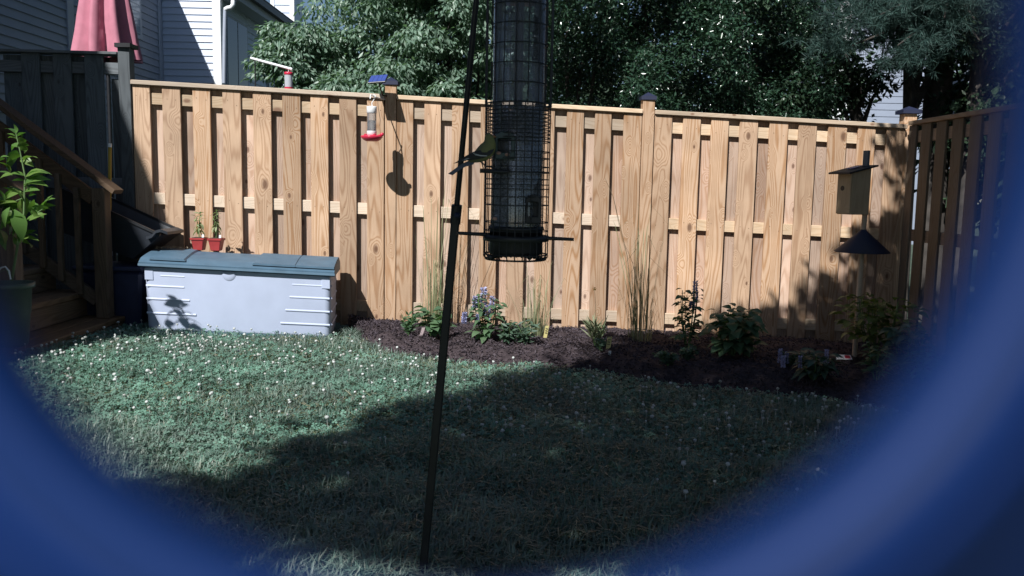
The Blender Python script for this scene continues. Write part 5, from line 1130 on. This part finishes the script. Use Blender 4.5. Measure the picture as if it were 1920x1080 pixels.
for s_ in (-1, 1):
    wg = plate('wing', [(868, 440), (830, 455), (740, 462), (640, 460), (520, 490), (400, 555), (300, 620), (180, 692), (280, 672), (400, 640), (540, 625), (680, 600), (790, 555), (850, 500)], m_wing, bi, s_ * 118 * bs, bulge=34 * bs)
    plate('wing_bar', [(500, 500), (560, 525), (650, 548), (750, 552), (745, 568), (640, 566), (545, 545)], m_bar, wg, s_ * 154 * bs, .0008); plate('wing_bar', [(330, 640), (400, 605), (500, 575), (495, 588), (400, 622)], m_bar, wg, s_ * 138 * bs, .0008)
for k, pts in enumerate(([(560, 620), (440, 640), (330, 690), (230, 760), (90, 862), (160, 885), (260, 815), (380, 745), (520, 705)], [(540, 630), (430, 660), (300, 730), (130, 845), (165, 888), (300, 790), (420, 720), (520, 700)])): plate('tail', pts, m_tail, bi, (-20 + 40 * k) * bs)
for px_, dy in ((690, -25 * bs), (720, 30 * bs)):
    lg = MB().tube([bq(650, 650, dy), bq(px_ - 20, 710, dy), bq(px_, 785, dy)], [16 * bs, 10 * bs, 8 * bs], 8).build('leg', m_leg, bi)
    tm = MB()
    for q in ((-30, 805), (10, 800), (40, 812)): tm.tube([bq(px_, 782, dy), bq(px_ + q[0] * .7, 778, dy - .001), bq(px_ + q[0] * 1.2, q[1], dy - .003)], [7 * bs, 6 * bs, 3 * bs], 6)
    tm.build('toes', m_leg, lg)

# ------------------------------------------------------------------ the camera's own blue hood ring
HC = np.array(P(900, 100, 1.0)); hax = Vector((0, 0, 0))
hd = thing('camera_hood', (0, -.02, -.12), 'out of focus blue plastic hood ring close round the view, brighter at the right', 'camera hood')
def hood_ring():
    f_, r_, u_ = Vector(FWD), Vector(RT), Vector(UP); k = .020
    cx_, cy_ = (886 - 960) / FPX * k, -(100 - 540) / FPX * k
    prof = [(.0134, .0222), (.0131, .0215), (.0130, .0207), (.0131, .0200), (.0134, .0194), (.0138, .0191), (.0143, .0191), (.0149, .0195), (.0158, .0203), (.0172, .0217), (.0200, .0243), (.0250, .0290), (.030, .0325), (.036, .035), (.0375, .037), (.036, .039), (.028, .0350), (.0205, .0285), (.0165, .0245), (.0145, .0230), (.0134, .0222)]
    n = 72; v = []; f = []; prof = [(r * 1.012, d) for r, d in prof]; full = prof; prof = full[:8] + [(.0150, .0215)] + full[19:]
    for r, d in prof:
        for q in range(n): a = 2 * math.pi * q / n; v.append(f_ * d + r_ * (cx_ + r * math.cos(a)) + u_ * (cy_ + r * math.sin(a)))
    for i in range(len(prof) - 1): f += [(i * n + q, i * n + (q + 1) % n, (i + 1) * n + (q + 1) % n, (i + 1) * n + q) for q in range(n)]
    m = MB(); m.add(v, f, True); m.build('ring', m_hood, hd)
    prof = [(.01495, .0214)] + [(r + .0001, d) for r, d in full[7:19]] + [(.01495, .0234), (.01495, .0214)]; v = []; f = []
    for r, d in prof:
        for q in range(n): a = 2 * math.pi * q / n; v.append(f_ * d + r_ * (cx_ + r * math.cos(a)) + u_ * (cy_ + r * math.sin(a)))
    for i in range(len(prof) - 1): f += [(i * n + q, i * n + (q + 1) % n, (i + 1) * n + (q + 1) % n, (i + 1) * n + q) for q in range(n)]
    m = MB(); m.add(v, f, True); m.build('shroud', m_hood_outer, hd)  # outer flare of the hood; light's change of tone put into its colour
    b0 = f_ * .037 + r_ * cx_ + u_ * (cy_ - .037); MB().tube([b0, b0 + Vector((0, .0, -.03)), Vector((0, .02, -.10)), Vector((0, .02, -.95))], .006, 10).build('stake', m_hood, hd)
hood_ring()
